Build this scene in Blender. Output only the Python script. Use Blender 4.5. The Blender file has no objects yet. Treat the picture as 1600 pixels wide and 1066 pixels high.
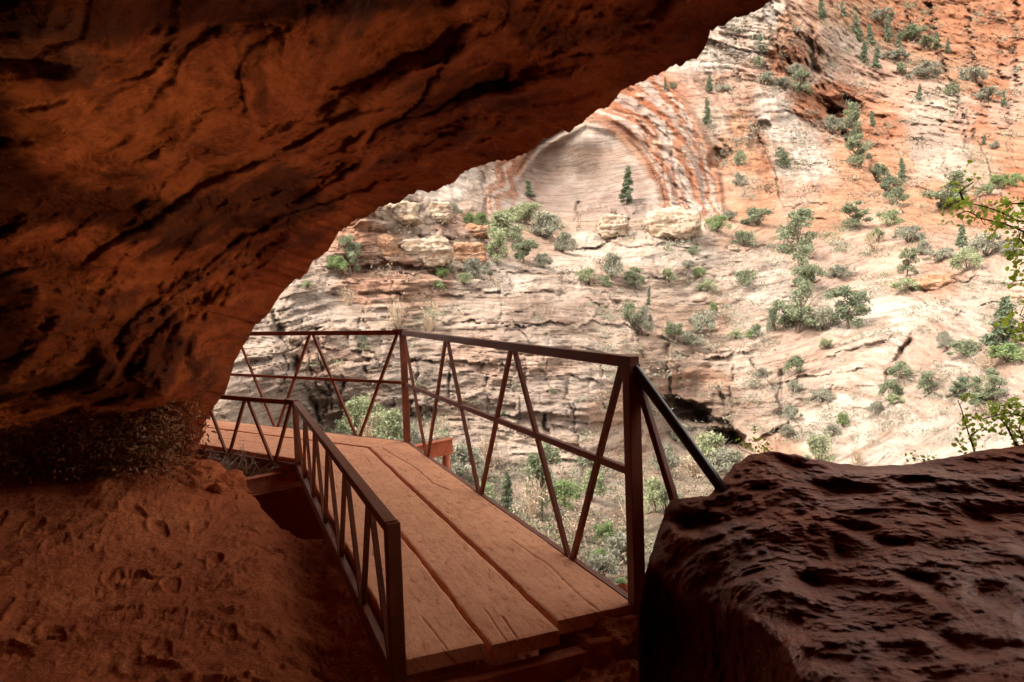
import bpy, math, random
import numpy as np
from mathutils import Vector, Matrix, Euler
R = math.radians
scene = bpy.context.scene
COL = scene.collection

# ------------------------------------------------------------------ camera
F, CX, CY, CAMZ = 1100.0, 800.0, 533.0, 1.4
CAM = np.array([0, 0, CAMZ])
_p, _r = R(2.8), R(1.9)
FW = np.array([0, math.cos(_p), -math.sin(_p)])
_u = np.cross(np.array([1.0, 0, 0]), FW)
RT = np.array([1.0, 0, 0]) * math.cos(_r) - _u * math.sin(_r)
UP = _u * math.cos(_r) + np.array([1.0, 0, 0]) * math.sin(_r)
cd = bpy.data.cameras.new('camera')
cam = bpy.data.objects.new('camera', cd)
COL.objects.link(cam)
scene.camera = cam
cd.sensor_width = 36.0
cd.lens = F / 1600 * 36
cd.clip_start, cd.clip_end = 0.05, 2000
cd.dof.use_dof = True
cd.dof.focus_distance = 4.6
cd.dof.aperture_fstop = 8.0
m = Matrix.Identity(4)
for i in range(3):
    m[i][0], m[i][1], m[i][2] = RT[i], UP[i], -FW[i]
    m[i][3] = CAM[i]
cam.matrix_world = m

# ------------------------------------------------------------------ world, sun, exposure
SUN_EL, SUN_AZ = R(54), R(242)          # the sun stands behind the overhang, a little to the left
w = bpy.data.worlds.new("World")
scene.world = w
w.use_nodes = True
nt = w.node_tree
sky = nt.nodes.new('ShaderNodeTexSky')
sky.sky_type = 'NISHITA'
sky.sun_disc = False
sky.sun_elevation = SUN_EL
sky.sun_rotation = SUN_AZ
sky.dust_density = 3.0
bg = nt.nodes['Background']
bg.inputs['Strength'].default_value = 0.15
hs = nt.nodes.new('ShaderNodeHueSaturation')      # thin high cloud: the blue is mostly washed out
hs.inputs['Saturation'].default_value = 0.12
nt.links.new(sky.outputs[0], hs.inputs['Color'])
tn = nt.nodes.new('ShaderNodeMix'); tn.data_type = 'RGBA'; tn.blend_type = 'MULTIPLY'
tn.inputs[0].default_value = 1.0; tn.inputs[7].default_value = (1.06, 1.0, 0.93, 1)
nt.links.new(hs.outputs[0], tn.inputs[6])
nt.links.new(tn.outputs[2], bg.inputs['Color'])
sd = bpy.data.lights.new('sun', 'SUN')
sd.energy = 0.75
sd.angle = R(18)
sd.color = (1.0, 0.93, 0.84)
sun = bpy.data.objects.new('sun', sd)
COL.objects.link(sun)
_sd = Vector((math.sin(SUN_AZ) * math.cos(SUN_EL), math.cos(SUN_AZ) * math.cos(SUN_EL), math.sin(SUN_EL)))
sun.rotation_euler = _sd.to_track_quat('Z', 'Y').to_euler()
scene.view_settings.view_transform = 'Standard'
scene.view_settings.look = 'None'
scene.view_settings.gamma = 1.0
scene.view_settings.exposure = 2.4
cy = scene.cycles
cy.use_denoising = True
cy.max_bounces = 8
cy.diffuse_bounces = 4
cy.glossy_bounces = 2
cy.transmission_bounces = 2
cy.use_adaptive_sampling = True
cy.adaptive_threshold = 0.02
cy.caustics_reflective = False
cy.caustics_refractive = False

# ------------------------------------------------------------------ maths helpers
def ray(x, y):
    x = np.asarray(x, float); y = np.asarray(y, float)
    return FW + RT * ((x - CX) / F)[..., None] + UP * ((CY - y) / F)[..., None]
def at(x, y, d):
    return CAM + ray(x, y) * np.asarray(d, float)[..., None]
def onz(x, y, z=0.0):
    d = ray(x, y)
    t = (z - CAMZ) / d[..., 2]
    return CAM + d * t[..., None]
def proj(P):
    v = P - CAM
    z = v @ FW
    zz = np.where(np.abs(z) < 1e-6, 1e-6, z)
    return CX + F * (v @ RT) / zz, CY - F * (v @ UP) / zz, z

_rs = np.random.RandomState(7)
_perm = _rs.permutation(4096)
_grad = _rs.normal(size=(4096, 3)); _grad /= np.linalg.norm(_grad, axis=1)[:, None]
def _h(i, j, k):
    return _perm[(_perm[(_perm[i & 4095] + j) & 4095] + k) & 4095]
def perlin(P):
    P = np.asarray(P, float)
    i = np.floor(P).astype(np.int64); f = P - i
    u = f * f * f * (f * (f * 6 - 15) + 10)
    out = 0
    for dx in (0, 1):
        wx = u[..., 0] if dx else 1 - u[..., 0]
        for dy in (0, 1):
            wy = u[..., 1] if dy else 1 - u[..., 1]
            for dz in (0, 1):
                wz = u[..., 2] if dz else 1 - u[..., 2]
                g = _grad[_h(i[..., 0] + dx, i[..., 1] + dy, i[..., 2] + dz)]
                out = out + wx * wy * wz * (g[..., 0] * (f[..., 0] - dx) + g[..., 1] * (f[..., 1] - dy) + g[..., 2] * (f[..., 2] - dz))
    return out * 1.6
def fbm(P, octv=4, gain=0.5, ridged=False):
    P = np.asarray(P, float)
    a, s, o = 1.0, 0, 0
    for q in range(octv):
        n = perlin(P * (2.03 ** q) + 17.3 * q)
        if ridged: n = 1 - 2 * np.abs(n)
        o = o + a * n; s += a; a *= gain
    return o / s
def noise1(q, seed=0):
    q = np.asarray(q, float)
    return perlin(np.stack([q, np.full_like(q, 3.7 + seed * 11.1), np.full_like(q, 0.37 + seed)], -1))
def sstep(a, b, x):
    t = np.clip((x - a) / (b - a), 0, 1)
    return t * t * (3 - 2 * t)
def seg_dist(X, Y, pts):
    """distance to a polyline and the side (positive = to the right when walking along it, y down)"""
    best = np.full(X.shape, 1e9); side = np.zeros(X.shape)
    for (x0, y0), (x1, y1) in zip(pts[:-1], pts[1:]):
        dx, dy = x1 - x0, y1 - y0
        L = dx * dx + dy * dy
        t = np.clip(((X - x0) * dx + (Y - y0) * dy) / L, 0, 1)
        ex, ey = X - x0 - t * dx, Y - y0 - t * dy
        d = np.sqrt(ex * ex + ey * ey)
        mk = d < best
        best = np.where(mk, d, best)
        side = np.where(mk, np.sign(dx * ey - dy * ex), side)
    return best, side
class RBF:
    def __init__(s, pts, vals, lam=1e-3):
        s.c = np.array(pts, float); n, k = s.c.shape
        A = s.phi(s.c, s.c) + lam * np.eye(n)
        Pm = np.hstack([np.ones((n, 1)), s.c])
        M = np.block([[A, Pm], [Pm.T, np.zeros((k + 1, k + 1))]])
        s.w = np.linalg.solve(M, np.concatenate([np.array(vals, float), np.zeros(k + 1)]))
    def phi(s, a, b):
        r2 = ((a[:, None, :] - b[None]) ** 2).sum(-1)
        if s.c.shape[1] == 2:
            return 0.5 * r2 * np.log(r2 + 1e-9)
        return r2 * np.sqrt(r2) ** 0.2 * 0 + np.sqrt(r2)
    def __call__(s, q):
        sh = q.shape[:-1]; q = q.reshape(-1, q.shape[-1]); out = np.empty(len(q))
        for i in range(0, len(q), 40000):
            c = q[i:i + 40000]
            out[i:i + 40000] = s.phi(c, s.c) @ s.w[:len(s.c)] + s.w[len(s.c)] + c @ s.w[len(s.c) + 1:]
        return out.reshape(sh)

# ------------------------------------------------------------------ mesh helpers
def mesh_np(name, V, Fq, mat, cols=None, smooth=True, parent=None):
    me = bpy.data.meshes.new(name)
    V = np.ascontiguousarray(V, np.float32).reshape(-1, 3)
    Fq = np.ascontiguousarray(Fq, np.int32)
    n, k = Fq.shape
    me.vertices.add(len(V)); me.vertices.foreach_set('co', V.ravel())
    me.loops.add(n * k); me.loops.foreach_set('vertex_index', Fq.ravel())
    me.polygons.add(n)
    me.polygons.foreach_set('loop_start', np.arange(0, n * k, k, dtype=np.int32))
    try: me.polygons.foreach_set('loop_total', np.full(n, k, np.int32))
    except Exception: pass
    me.polygons.foreach_set('use_smooth', np.full(n, smooth))
    me.update(calc_edges=True)
    if cols is not None:
        ca = me.color_attributes.new('tint', 'FLOAT_COLOR', 'POINT')
        c4 = np.ones((len(V), 4), np.float32); c4[:, :3] = np.clip(cols.reshape(-1, 3), 0, 1)
        ca.data.foreach_set('color', c4.ravel())
    me.validate()
    if mat: me.materials.append(mat)
    o = bpy.data.objects.new(name, me)
    COL.objects.link(o)
    if parent: o.parent = parent
    return o
def gridF(nr, nc, wrap=False):
    i = np.arange(nr - 1)[:, None]; j = np.arange(nc if wrap else nc - 1)[None]
    j2 = (j + 1) % nc
    return np.stack([i * nc + j, i * nc + j2, (i + 1) * nc + j2, (i + 1) * nc + j], -1).reshape(-1, 4)
class MB:
    def __init__(s): s.v = []; s.f = []
    def hexa(s, c):
        b = len(s.v); s.v += [tuple(p) for p in c]
        s.f += [(b+a, b+q, b+w_, b+e) for a, q, w_, e in ((0,3,2,1),(4,5,6,7),(0,1,5,4),(1,2,6,5),(2,3,7,6),(3,0,4,7))]
    def bar(s, a, b, w_, h, up=(0, 0, 1), side=None):
        """box bar from a to b, w_ wide across, h deep along up"""
        a = Vector(a); b = Vector(b); d = (b - a).normalized(); up = Vector(up)
        sd_ = Vector(side) if side is not None else d.cross(up)
        sd_ = (sd_ - d * sd_.dot(d)).normalized(); u = sd_.cross(d).normalized()
        s.hexa([p + sd_ * (w_ / 2 * i) + u * (h / 2 * j) for p in (a, b) for i, j in ((-1,-1),(1,-1),(1,1),(-1,1))])
    def tube(s, pts, rad, n=8, cap=True):
        pts = [Vector(p) for p in pts]; rings = []
        prev = None
        for i, p in enumerate(pts):
            d = (pts[min(i+1, len(pts)-1)] - pts[max(i-1, 0)]).normalized()
            if prev is None:
                prev = d.cross(Vector((0.3, 0.2, 0.93)))
                if prev.length < 1e-3: prev = d.cross(Vector((1, 0, 0)))
            x = (prev - d * prev.dot(d)).normalized(); y = d.cross(x); prev = x
            r = rad[i] if hasattr(rad, '__len__') else rad
            b = len(s.v)
            s.v += [tuple(p + x * (r * math.cos(t)) + y * (r * math.sin(t))) for t in [2 * math.pi * k / n for k in range(n)]]
            rings.append(b)
        for r0, r1 in zip(rings[:-1], rings[1:]):
            s.f += [(r0 + k, r0 + (k+1) % n, r1 + (k+1) % n, r1 + k) for k in range(n)]
        if cap:
            s.f.append(tuple(rings[0] + k for k in range(n))[::-1]); s.f.append(tuple(rings[-1] + k for k in range(n)))
    def build(s, name, mat, parent=None, bevel=0, smooth=False):
        me = bpy.data.meshes.new(name); me.from_pydata(s.v, [], s.f); me.update()
        if smooth:
            me.polygons.foreach_set('use_smooth', [True] * len(me.polygons))
        me.materials.append(mat)
        o = bpy.data.objects.new(name, me); COL.objects.link(o)
        if parent: o.parent = parent
        if bevel:
            bv = o.modifiers.new('bevel', 'BEVEL'); bv.width = bevel; bv.segments = 2; bv.limit_method = 'ANGLE'
        return o
def tag(o, label=None, cat=None, group=None, kind=None):
    if label: o['label'] = label
    if cat: o['category'] = cat
    if group: o['group'] = group
    if kind: o['kind'] = kind
    return o
def empty(name, loc=(0, 0, 0)):
    o = bpy.data.objects.new(name, None); COL.objects.link(o); o.location = loc; o.empty_display_size = 0.2
    return o

# ------------------------------------------------------------------ materials
class NT:
    def __init__(s, name):
        s.m = bpy.data.materials.new(name); s.m.use_nodes = True; s.t = s.m.node_tree
        s.b = s.t.nodes['Principled BSDF']
        s.tc = s.t.nodes.new('ShaderNodeTexCoord')
    def n(s, ty, **k):
        x = s.t.nodes.new(ty)
        for a, v in k.items(): setattr(x, a, v)
        return x
    def l(s, a, b): s.t.links.new(a, b)
    def mapping(s, scale=(1, 1, 1), rot=(0, 0, 0), src=None):
        mp = s.n('ShaderNodeMapping'); mp.inputs['Scale'].default_value = scale; mp.inputs['Rotation'].default_value = rot
        s.l(src or s.tc.outputs['Object'], mp.inputs[0]); return mp.outputs[0]
    def noise(s, vec, scale, detail=6, rough=0.6, dist=0.0):
        x = s.n('ShaderNodeTexNoise'); s.l(vec, x.inputs['Vector'])
        x.inputs['Scale'].default_value = scale; x.inputs['Detail'].default_value = detail
        x.inputs['Roughness'].default_value = rough; x.inputs['Distortion'].default_value = dist
        return x.outputs[0]
    def ramp(s, fac, stops):
        x = s.n('ShaderNodeValToRGB'); e = x.color_ramp.elements
        while len(e) < len(stops): e.new(0.5)
        for q, (p, c) in zip(e, stops):
            q.position = p; q.color = (*c, 1) if hasattr(c, '__len__') else (c, c, c, 1)
        s.l(fac, x.inputs[0]); return x.outputs[0]
    def mix(s, fac, a, b, mode='MIX'):
        x = s.n('ShaderNodeMix', data_type='RGBA', blend_type=mode)
        for sock, v in ((x.inputs[0], fac), (x.inputs[6], a), (x.inputs[7], b)):
            if hasattr(v, 'is_linked'): s.l(v, sock)
            elif hasattr(v, '__len__'): sock.default_value = (*v, 1)
            else: sock.default_value = v
        return x.outputs[2]
    def math(s, op, a, b=0.0):
        x = s.n('ShaderNodeMath', operation=op)
        for sock, v in ((x.inputs[0], a), (x.inputs[1], b)):
            if hasattr(v, 'is_linked'): s.l(v, sock)
            else: sock.default_value = v
        return x.outputs[0]
    def bump(s, h, strength, dist, prev=None):
        x = s.n('ShaderNodeBump'); x.inputs['Strength'].default_value = strength; x.inputs['Distance'].default_value = dist
        s.l(h, x.inputs['Height'])
        if prev is not None: s.l(prev, x.inputs['Normal'])
        return x.outputs[0]
    def out(s, col=None, rough=None, normal=None, spec=None):
        for v, k in ((col, 'Base Color'), (rough, 'Roughness'), (spec, 'Specular IOR Level')):
            if v is None: continue
            if hasattr(v, 'is_linked'): s.l(v, s.b.inputs[k])
            elif hasattr(v, '__len__'): s.b.inputs[k].default_value = (*v, 1)
            else: s.b.inputs[k].default_value = v
        if normal is not None: s.l(normal, s.b.inputs['Normal'])
        return s.m

def mat_canyon():
    t = NT('canyon_sandstone')
    a = t.n('ShaderNodeVertexColor', layer_name='tint').outputs[0]
    bed = t.n('ShaderNodeAttribute', attribute_name='bed').outputs['Fac']
    sx_ = t.n('ShaderNodeSeparateXYZ'); t.l(t.tc.outputs['Object'], sx_.inputs[0])
    def bvec(a_, b_, off):
        cx_ = t.n('ShaderNodeCombineXYZ')
        t.l(t.math('MULTIPLY', sx_.outputs[0], a_), cx_.inputs[0]); t.l(t.math('MULTIPLY', sx_.outputs[1], a_), cx_.inputs[1])
        t.l(t.math('MULTIPLY_ADD' if False else 'MULTIPLY', bed, b_), cx_.inputs[2]); return cx_.outputs[0]
    v1 = bvec(.09, 1.5, 0)
    n1 = t.noise(v1, 1.0, 8, 0.65, 0.6)
    c = t.mix(0.75, a, t.ramp(n1, [(0.30, (0.62, 0.52, 0.45)), (0.42, (0.90, 0.84, 0.78)), (0.50, (1.0, 0.98, 0.96)), (0.60, (1.09, 1.08, 1.06)), (0.70, (0.88, 0.80, 0.74))]), 'MULTIPLY')
    n2 = t.noise(t.mapping((1, 1, 1)), 0.9, 9, 0.68, 0.2)
    c = t.mix(0.6, c, t.ramp(n2, [(0.30, (0.60, 0.50, 0.43)), (0.45, (0.94, 0.90, 0.86)), (0.58, (1.06, 1.05, 1.04))]), 'MULTIPLY')
    # desert varnish specks and lichen
    n3 = t.noise(t.mapping((1, 1, 2)), 3.2, 6, 0.75)
    c = t.mix(t.ramp(n3, [(0.60, 0.0), (0.70, 0.55)]), c, (0.20, 0.14, 0.105))
    n5 = t.noise(bvec(.20, 5.0, 3), 1.0, 6, 0.6, 0.25)
    c = t.mix(0.7, c, t.ramp(n5, [(0.36, (0.52, 0.43, 0.37)), (0.46, (0.97, 0.95, 0.93)), (0.56, (1.06, 1.06, 1.06)), (0.66, (0.85, 0.8, 0.76))]), 'MULTIPLY')
    b1 = t.bump(n5, 0.8, 0.25, t.bump(n1, 0.9, 0.9))
    v3 = bvec(.33, 3.4, 7)
    n4 = t.noise(v3, 1.6, 7, 0.7, 0.5)
    b2 = t.bump(n4, 0.9, 0.35, b1)
    b3 = t.bump(n2, 0.7, 0.35, b2)
    return t.out(c, 0.93, b3, 0.15)

def mat_cave():
    t = NT('cave_sandstone')
    ob = t.mapping((1, 1, 1))
    big = t.noise(t.mapping((0.45, 0.45, 1.3), (R(20), R(25), 0)), 1.0, 6, 0.6, 0.8)
    c = t.ramp(big, [(0.28, (0.12, 0.020, 0.005)), (0.45, (0.25, 0.046, 0.010)), (0.6, (0.35, 0.076, 0.016)), (0.76, (0.28, 0.056, 0.012))])
    n2 = t.noise(t.mapping((1.1, 1.1, 3.6), (R(18), R(28), 0)), 2.2, 9, 0.72, 0.5)
    c = t.mix(0.9, c, t.ramp(n2, [(0.32, (0.28, 0.22, 0.20)), (0.43, (0.8, 0.76, 0.74)), (0.52, (1.0, 1.0, 1.0)), (0.68, (1.25, 1.22, 1.15))]), 'MULTIPLY')
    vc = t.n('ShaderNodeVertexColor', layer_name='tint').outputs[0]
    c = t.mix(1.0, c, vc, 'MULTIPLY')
    n3 = t.noise(ob, 34, 5, 0.7)
    c = t.mix(0.5, c, t.ramp(n3, [(0.3, (0.6, 0.58, 0.56)), (0.6, (1.1, 1.1, 1.1))]), 'MULTIPLY')
    # soot and desert-varnish patches
    n5 = t.noise(t.mapping((0.8, 0.8, 1.6), (R(10), R(30), 0)), 1.3, 7, 0.68, 1.2)
    c = t.mix(t.ramp(n5, [(0.53, 0.0), (0.68, 0.6)]), c, (0.06, 0.024, 0.012))
    b = t.bump(n2, 0.9, 0.09)
    b = t.bump(t.noise(ob, 9, 9, 0.76, 0.2), 0.9, 0.06, b)
    b = t.bump(n3, 0.8, 0.016, b)
    return t.out(c, 0.9, b, 0.08)

def mat_sand():
    t = NT('red_sand')
    ob = t.mapping((1, 1, 1))
    n1 = t.noise(ob, 1.6, 8, 0.65)
    c = t.ramp(n1, [(0.3, (0.34, 0.085, 0.028)), (0.5, (0.48, 0.13, 0.045)), (0.7, (0.56, 0.17, 0.06))])
    n2 = t.noise(ob, 60, 5, 0.75)
    c = t.mix(0.8, c, t.ramp(n2, [(0.28, (0.45, 0.40, 0.38)), (0.55, (1.05, 1.05, 1.05)), (0.72, (1.35, 1.3, 1.25))]), 'MULTIPLY')
    peb = t.n('ShaderNodeTexVoronoi'); peb.inputs['Scale'].default_value = 26; t.l(ob, peb.inputs['Vector'])
    pm = t.ramp(peb.outputs['Distance'], [(0.10, 1.0), (0.17, 0.0)])
    sel = t.ramp(t.noise(ob, 11, 2, 0.5), [(0.56, 0.0), (0.6, 1.0)])
    pf = t.math('MULTIPLY', pm, sel)
    c = t.mix(t.math('MULTIPLY', pf, 0.6), c, (0.17, 0.07, 0.045))
    b = t.bump(t.noise(ob, 13, 8, 0.7, 0.4), 0.85, 0.035)
    b = t.bump(n2, 0.6, 0.008, b)
    b = t.bump(pf, 0.8, 0.008, b)
    return t.out(c, 0.95, b, 0.12)

def mat_boulder():
    t = NT('boulder_sandstone')
    ob = t.mapping((1, 1, 1))
    n1 = t.noise(ob, 2.2, 7, 0.62, 0.4)
    c = t.ramp(n1, [(0.3, (0.17, 0.043, 0.014)), (0.5, (0.27, 0.07, 0.022)), (0.7, (0.36, 0.10, 0.034))])
    n2 = t.noise(ob, 24, 7, 0.72)
    c = t.mix(0.6, c, t.ramp(n2, [(0.3, (0.5, 0.46, 0.44)), (0.6, (1.15, 1.12, 1.1))]), 'MULTIPLY')
    pol = t.ramp(t.noise(ob, 1.7, 4, 0.5), [(0.44, 0.0), (0.58, 1.0)])     # stone worn smooth by hands
    ro = t.ramp(pol, [(0.0, 0.8), (1.0, 0.42)])
    b = t.bump(t.noise(t.mapping((1, 1, 1.6)), 9, 8, 0.7, 0.5), 0.9, 0.04)
    b = t.bump(n2, 0.8, 0.014, b)
    b = t.bump(t.noise(ob, 110, 4, 0.7), 0.6, 0.003, b)
    return t.out(c, ro, b, 0.38)

def mat_wood():
    t = NT('dusty_plank')
    g = t.n('ShaderNodeTexCoord').outputs['UV']
    uv = t.mapping((1.2, 14, 1), src=g)
    gr = t.noise(uv, 1.0, 9, 0.62, 1.6)
    c = t.ramp(gr, [(0.3, (0.55, 0.215, 0.095)), (0.5, (0.68, 0.28, 0.13)), (0.7, (0.74, 0.33, 0.17))])
    du = t.noise(t.mapping((1, 1, 1)), 2.6, 7, 0.66)
    c = t.mix(t.ramp(du, [(0.32, 0.5), (0.58, 0.96)]), c, (0.84, 0.40, 0.215))
    n3 = t.noise(t.mapping((14, 60, 1), src=g), 0.5, 5, 0.7, 0.8)
    c = t.mix(t.ramp(n3, [(0.57, 0.0), (0.66, 0.8)]), c, (0.40, 0.13, 0.055))
    n4 = t.noise(t.mapping((1, 1, 1)), 80, 4, 0.7)
    c = t.mix(0.35, c, t.ramp(n4, [(0.3, (0.6, 0.56, 0.54)), (0.65, (1.15, 1.15, 1.15))]), 'MULTIPLY')
    # mud smears trodden onto the boards
    n6 = t.noise(t.mapping((1.4, 1.4, 1)), 5.5, 6, 0.7, 1.0)
    c = t.mix(t.ramp(n6, [(0.50, 0.0), (0.66, 0.42)]), c, (0.48, 0.165, 0.075))
    b = t.bump(gr, 0.22, 0.004)
    b = t.bump(n3, 0.5, 0.004, b)
    n7 = t.noise(t.mapping((1, 1, 1)), 24, 6, 0.75, .6)
    c = t.mix(t.ramp(n7, [(0.64, 0.0), (0.70, 0.6)]), c, (0.30, 0.09, 0.038))
    b = t.bump(n7, 0.45, 0.006, b)
    b = t.bump(n4, 0.3, 0.002, b)
    return t.out(c, 0.85, b, 0.2)

def mat_steel():
    t = NT('painted_steel')
    ob = t.mapping((1, 1, 1))
    n1 = t.noise(ob, 5, 7, 0.65)
    c = t.ramp(n1, [(0.3, (0.13, 0.034, 0.012)), (0.55, (0.20, 0.052, 0.018)), (0.72, (0.29, 0.085, 0.032))])
    n2 = t.noise(ob, 55, 5, 0.75)
    c = t.mix(t.ramp(n2, [(0.60, 0.0), (0.70, 0.5)]), c, (0.10, 0.04, 0.028))
    ro = t.ramp(n1, [(0.3, 0.42), (0.7, 0.68)])
    return t.out(c, ro, t.bump(n2, 0.3, 0.003), 0.25)
def mat_beam():
    t = NT('rusty_beam')
    ob = t.mapping((1, 1, 1))
    n1 = t.noise(ob, 7, 7, 0.7)
    c = t.ramp(n1, [(0.3, (0.34, 0.085, 0.038)), (0.55, (0.50, 0.15, 0.07)), (0.75, (0.58, 0.2, 0.1))])
    return t.out(c, 0.8, t.bump(n1, 0.4, 0.006), 0.25)
def mat_black():
    t = NT('black_pipe')
    n1 = t.noise(t.mapping((1, 1, 1)), 30, 5, 0.7)
    return t.out(t.ramp(n1, [(0.4, (0.022, 0.016, 0.015)), (0.7, (0.05, 0.033, 0.028))]), 0.3, t.bump(n1, 0.15, 0.001), 0.6)
def mat_leaf(name, c0, c1, tr=0.15):
    t = NT(name)
    oi = t.n('ShaderNodeObjectInfo').outputs['Random']
    geo = t.n('ShaderNodeNewGeometry').outputs['Random Per Island']
    c = t.mix(geo, c0, c1)
    c = t.mix(t.math('MULTIPLY', oi, 0.35), c, tuple(x * 0.6 for x in c1))
    t.b.inputs['Transmission Weight'].default_value = 0
    t.out(c, 0.7, None, 0.2)
    if tr:
        tl = t.n('ShaderNodeBsdfTranslucent'); t.l(c, tl.inputs[0])
        mx = t.n('ShaderNodeMixShader'); mx.inputs[0].default_value = tr
        t.l(t.b.outputs[0], mx.inputs[1]); t.l(tl.outputs[0], mx.inputs[2])
        t.l(mx.outputs[0], t.t.nodes['Material Output'].inputs[0])
    return t.m
def mat_bark(name, c):
    t = NT(name); n = t.noise(t.mapping((1, 1, .3)), 20, 4)
    return t.out(t.ramp(n, [(0.3, tuple(x * .6 for x in c)), (0.7, c)]), 0.9, t.bump(n, .4, .01), .1)
def mat_rock(name, ramp_):
    t = NT(name)
    n1 = t.noise(t.mapping((.5, .5, 2.4)), 1.2, 8, 0.65, .6)
    c = t.ramp(n1, ramp_)
    n2 = t.noise(t.mapping((1, 1, 1)), 2.0, 8, 0.7)
    c = t.mix(t.ramp(n2, [(0.55, 0.0), (0.66, 0.8)]), c, (0.13, 0.085, 0.06))
    return t.out(c, 0.93, t.bump(n2, .6, .25, t.bump(n1, .9, .5)), .15)

M = dict(canyon=mat_canyon(), cave=mat_cave(), sand=mat_sand(), boulder=mat_boulder(), wood=mat_wood(), steel=mat_steel(),
         beam=mat_beam(), black=mat_black(),
         conifer=mat_leaf('conifer_green', (0.10, 0.125, 0.075), (0.17, 0.20, 0.12)),
         juniper=mat_leaf('juniper_green', (0.14, 0.165, 0.095), (0.23, 0.25, 0.15)),
         green=mat_leaf('shrub_green', (0.14, 0.20, 0.075), (0.23, 0.29, 0.12), .25),
         pale=mat_leaf('pale_green', (0.22, 0.25, 0.13), (0.34, 0.36, 0.21), .25),
         sage=mat_leaf('sage_grey', (0.18, 0.185, 0.13), (0.29, 0.275, 0.205)),
         dry=mat_leaf('dry_twig', (0.30, 0.22, 0.15), (0.42, 0.32, 0.22), 0),
         brush=mat_leaf('brush_twig', (0.15, 0.115, 0.08), (0.23, 0.175, 0.12), 0),
         fresh=mat_leaf('fresh_leaf', (0.30, 0.48, 0.05), (0.55, 0.68, 0.10), .5),
         seep=mat_leaf('dusty_leaf', (0.20, 0.075, 0.028), (0.36, 0.15, 0.06), .1),
         bark=mat_bark('bark', (0.16, 0.115, 0.085)), twig=mat_bark('twig', (0.11, 0.06, 0.035)),
         rock=mat_rock('cream_rock', [(.3, (.27, .155, .09)), (.45, (.37, .27, .185)), (.6, (.42, .34, .26)), (.75, (.32, .195, .115))]),
         orock=mat_rock('orange_rock', [(.3, (.23, .105, .055)), (.48, (.34, .18, .10)), (.62, (.38, .26, .175)), (.78, (.28, .135, .07))]))

# ------------------------------------------------------------------ the canyon wall across (one terrain with real distances of 10 to 250 m)
DPT = [(450,600,26),(600,600,29),(800,600,33),(950,600,38),(450,700,25),(600,700,26),(800,700,29),(940,690,33),
 (450,480,30),(600,480,34),(800,480,40),(930,480,47),(500,430,35),(600,440,37),(720,440,43),(900,430,55),
 (580,400,39),(700,385,46),(600,320,44),(500,350,40),(800,370,62),(860,400,60),(780,420,50),(790,290,90),(720,300,66),(650,290,55),
 (920,290,99),(920,215,98),(850,310,97),(1060,250,100),(1100,320,92),(1000,352,74),(1100,352,76),
 (1000,400,64),(1000,450,57),(1100,450,64),(1200,400,73),(1250,345,86),(1400,340,90),(1580,330,74),(1250,500,58),(1400,500,52),
 (1580,480,43),(1400,600,42),(1580,600,34),(1250,620,46),(1150,600,48),(1050,530,50),(1170,690,41),(1250,720,38),(1400,720,32),(1590,720,27),
 (1100,600,49),(1080,700,43),(1100,740,36),(1040,760,31),(950,770,28),(750,770,24),(620,730,24),(880,830,20),(930,880,16.5),(965,930,13.5),(1010,880,17),
 (700,820,18),(400,730,18),(400,800,13),(700,920,11.5),(1100,850,20),(1400,850,18),(1600,850,16),(800,1010,10),(1200,1060,10.5),(1600,1070,10),
 (1150,100,135),(1250,60,150),(1200,200,122),(1250,285,105),(1400,285,110),(1590,255,112),(1300,150,152),(1350,230,132),(1500,200,138),
 (1450,130,165),(1400,60,192),(1580,100,190),(1550,0,215),(1200,0,155),(1000,100,125),(1000,-100,160),(1400,-120,230),(1700,-100,230),(600,100,90),
 (400,300,45),(350,500,28),(1900,300,80),(1900,600,30),(1900,900,14),(2100,100,180),(1900,-100,230),(200,400,35),(200,800,12),(200,100,60),
 (2300,500,40),(2300,1100,10),(200,1150,8),(1200,1250,8),(2300,-150,230),(600,-150,140),(150,-150,90)]
C_, BC, TN, OR, DO, PK, GR, BR, DT = (.62,.51,.40),(.70,.62,.52),(.50,.37,.26),(.56,.32,.19),(.51,.235,.125),(.62,.42,.31),(.47,.39,.32),(.27,.18,.125),(.52,.35,.24)
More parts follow.
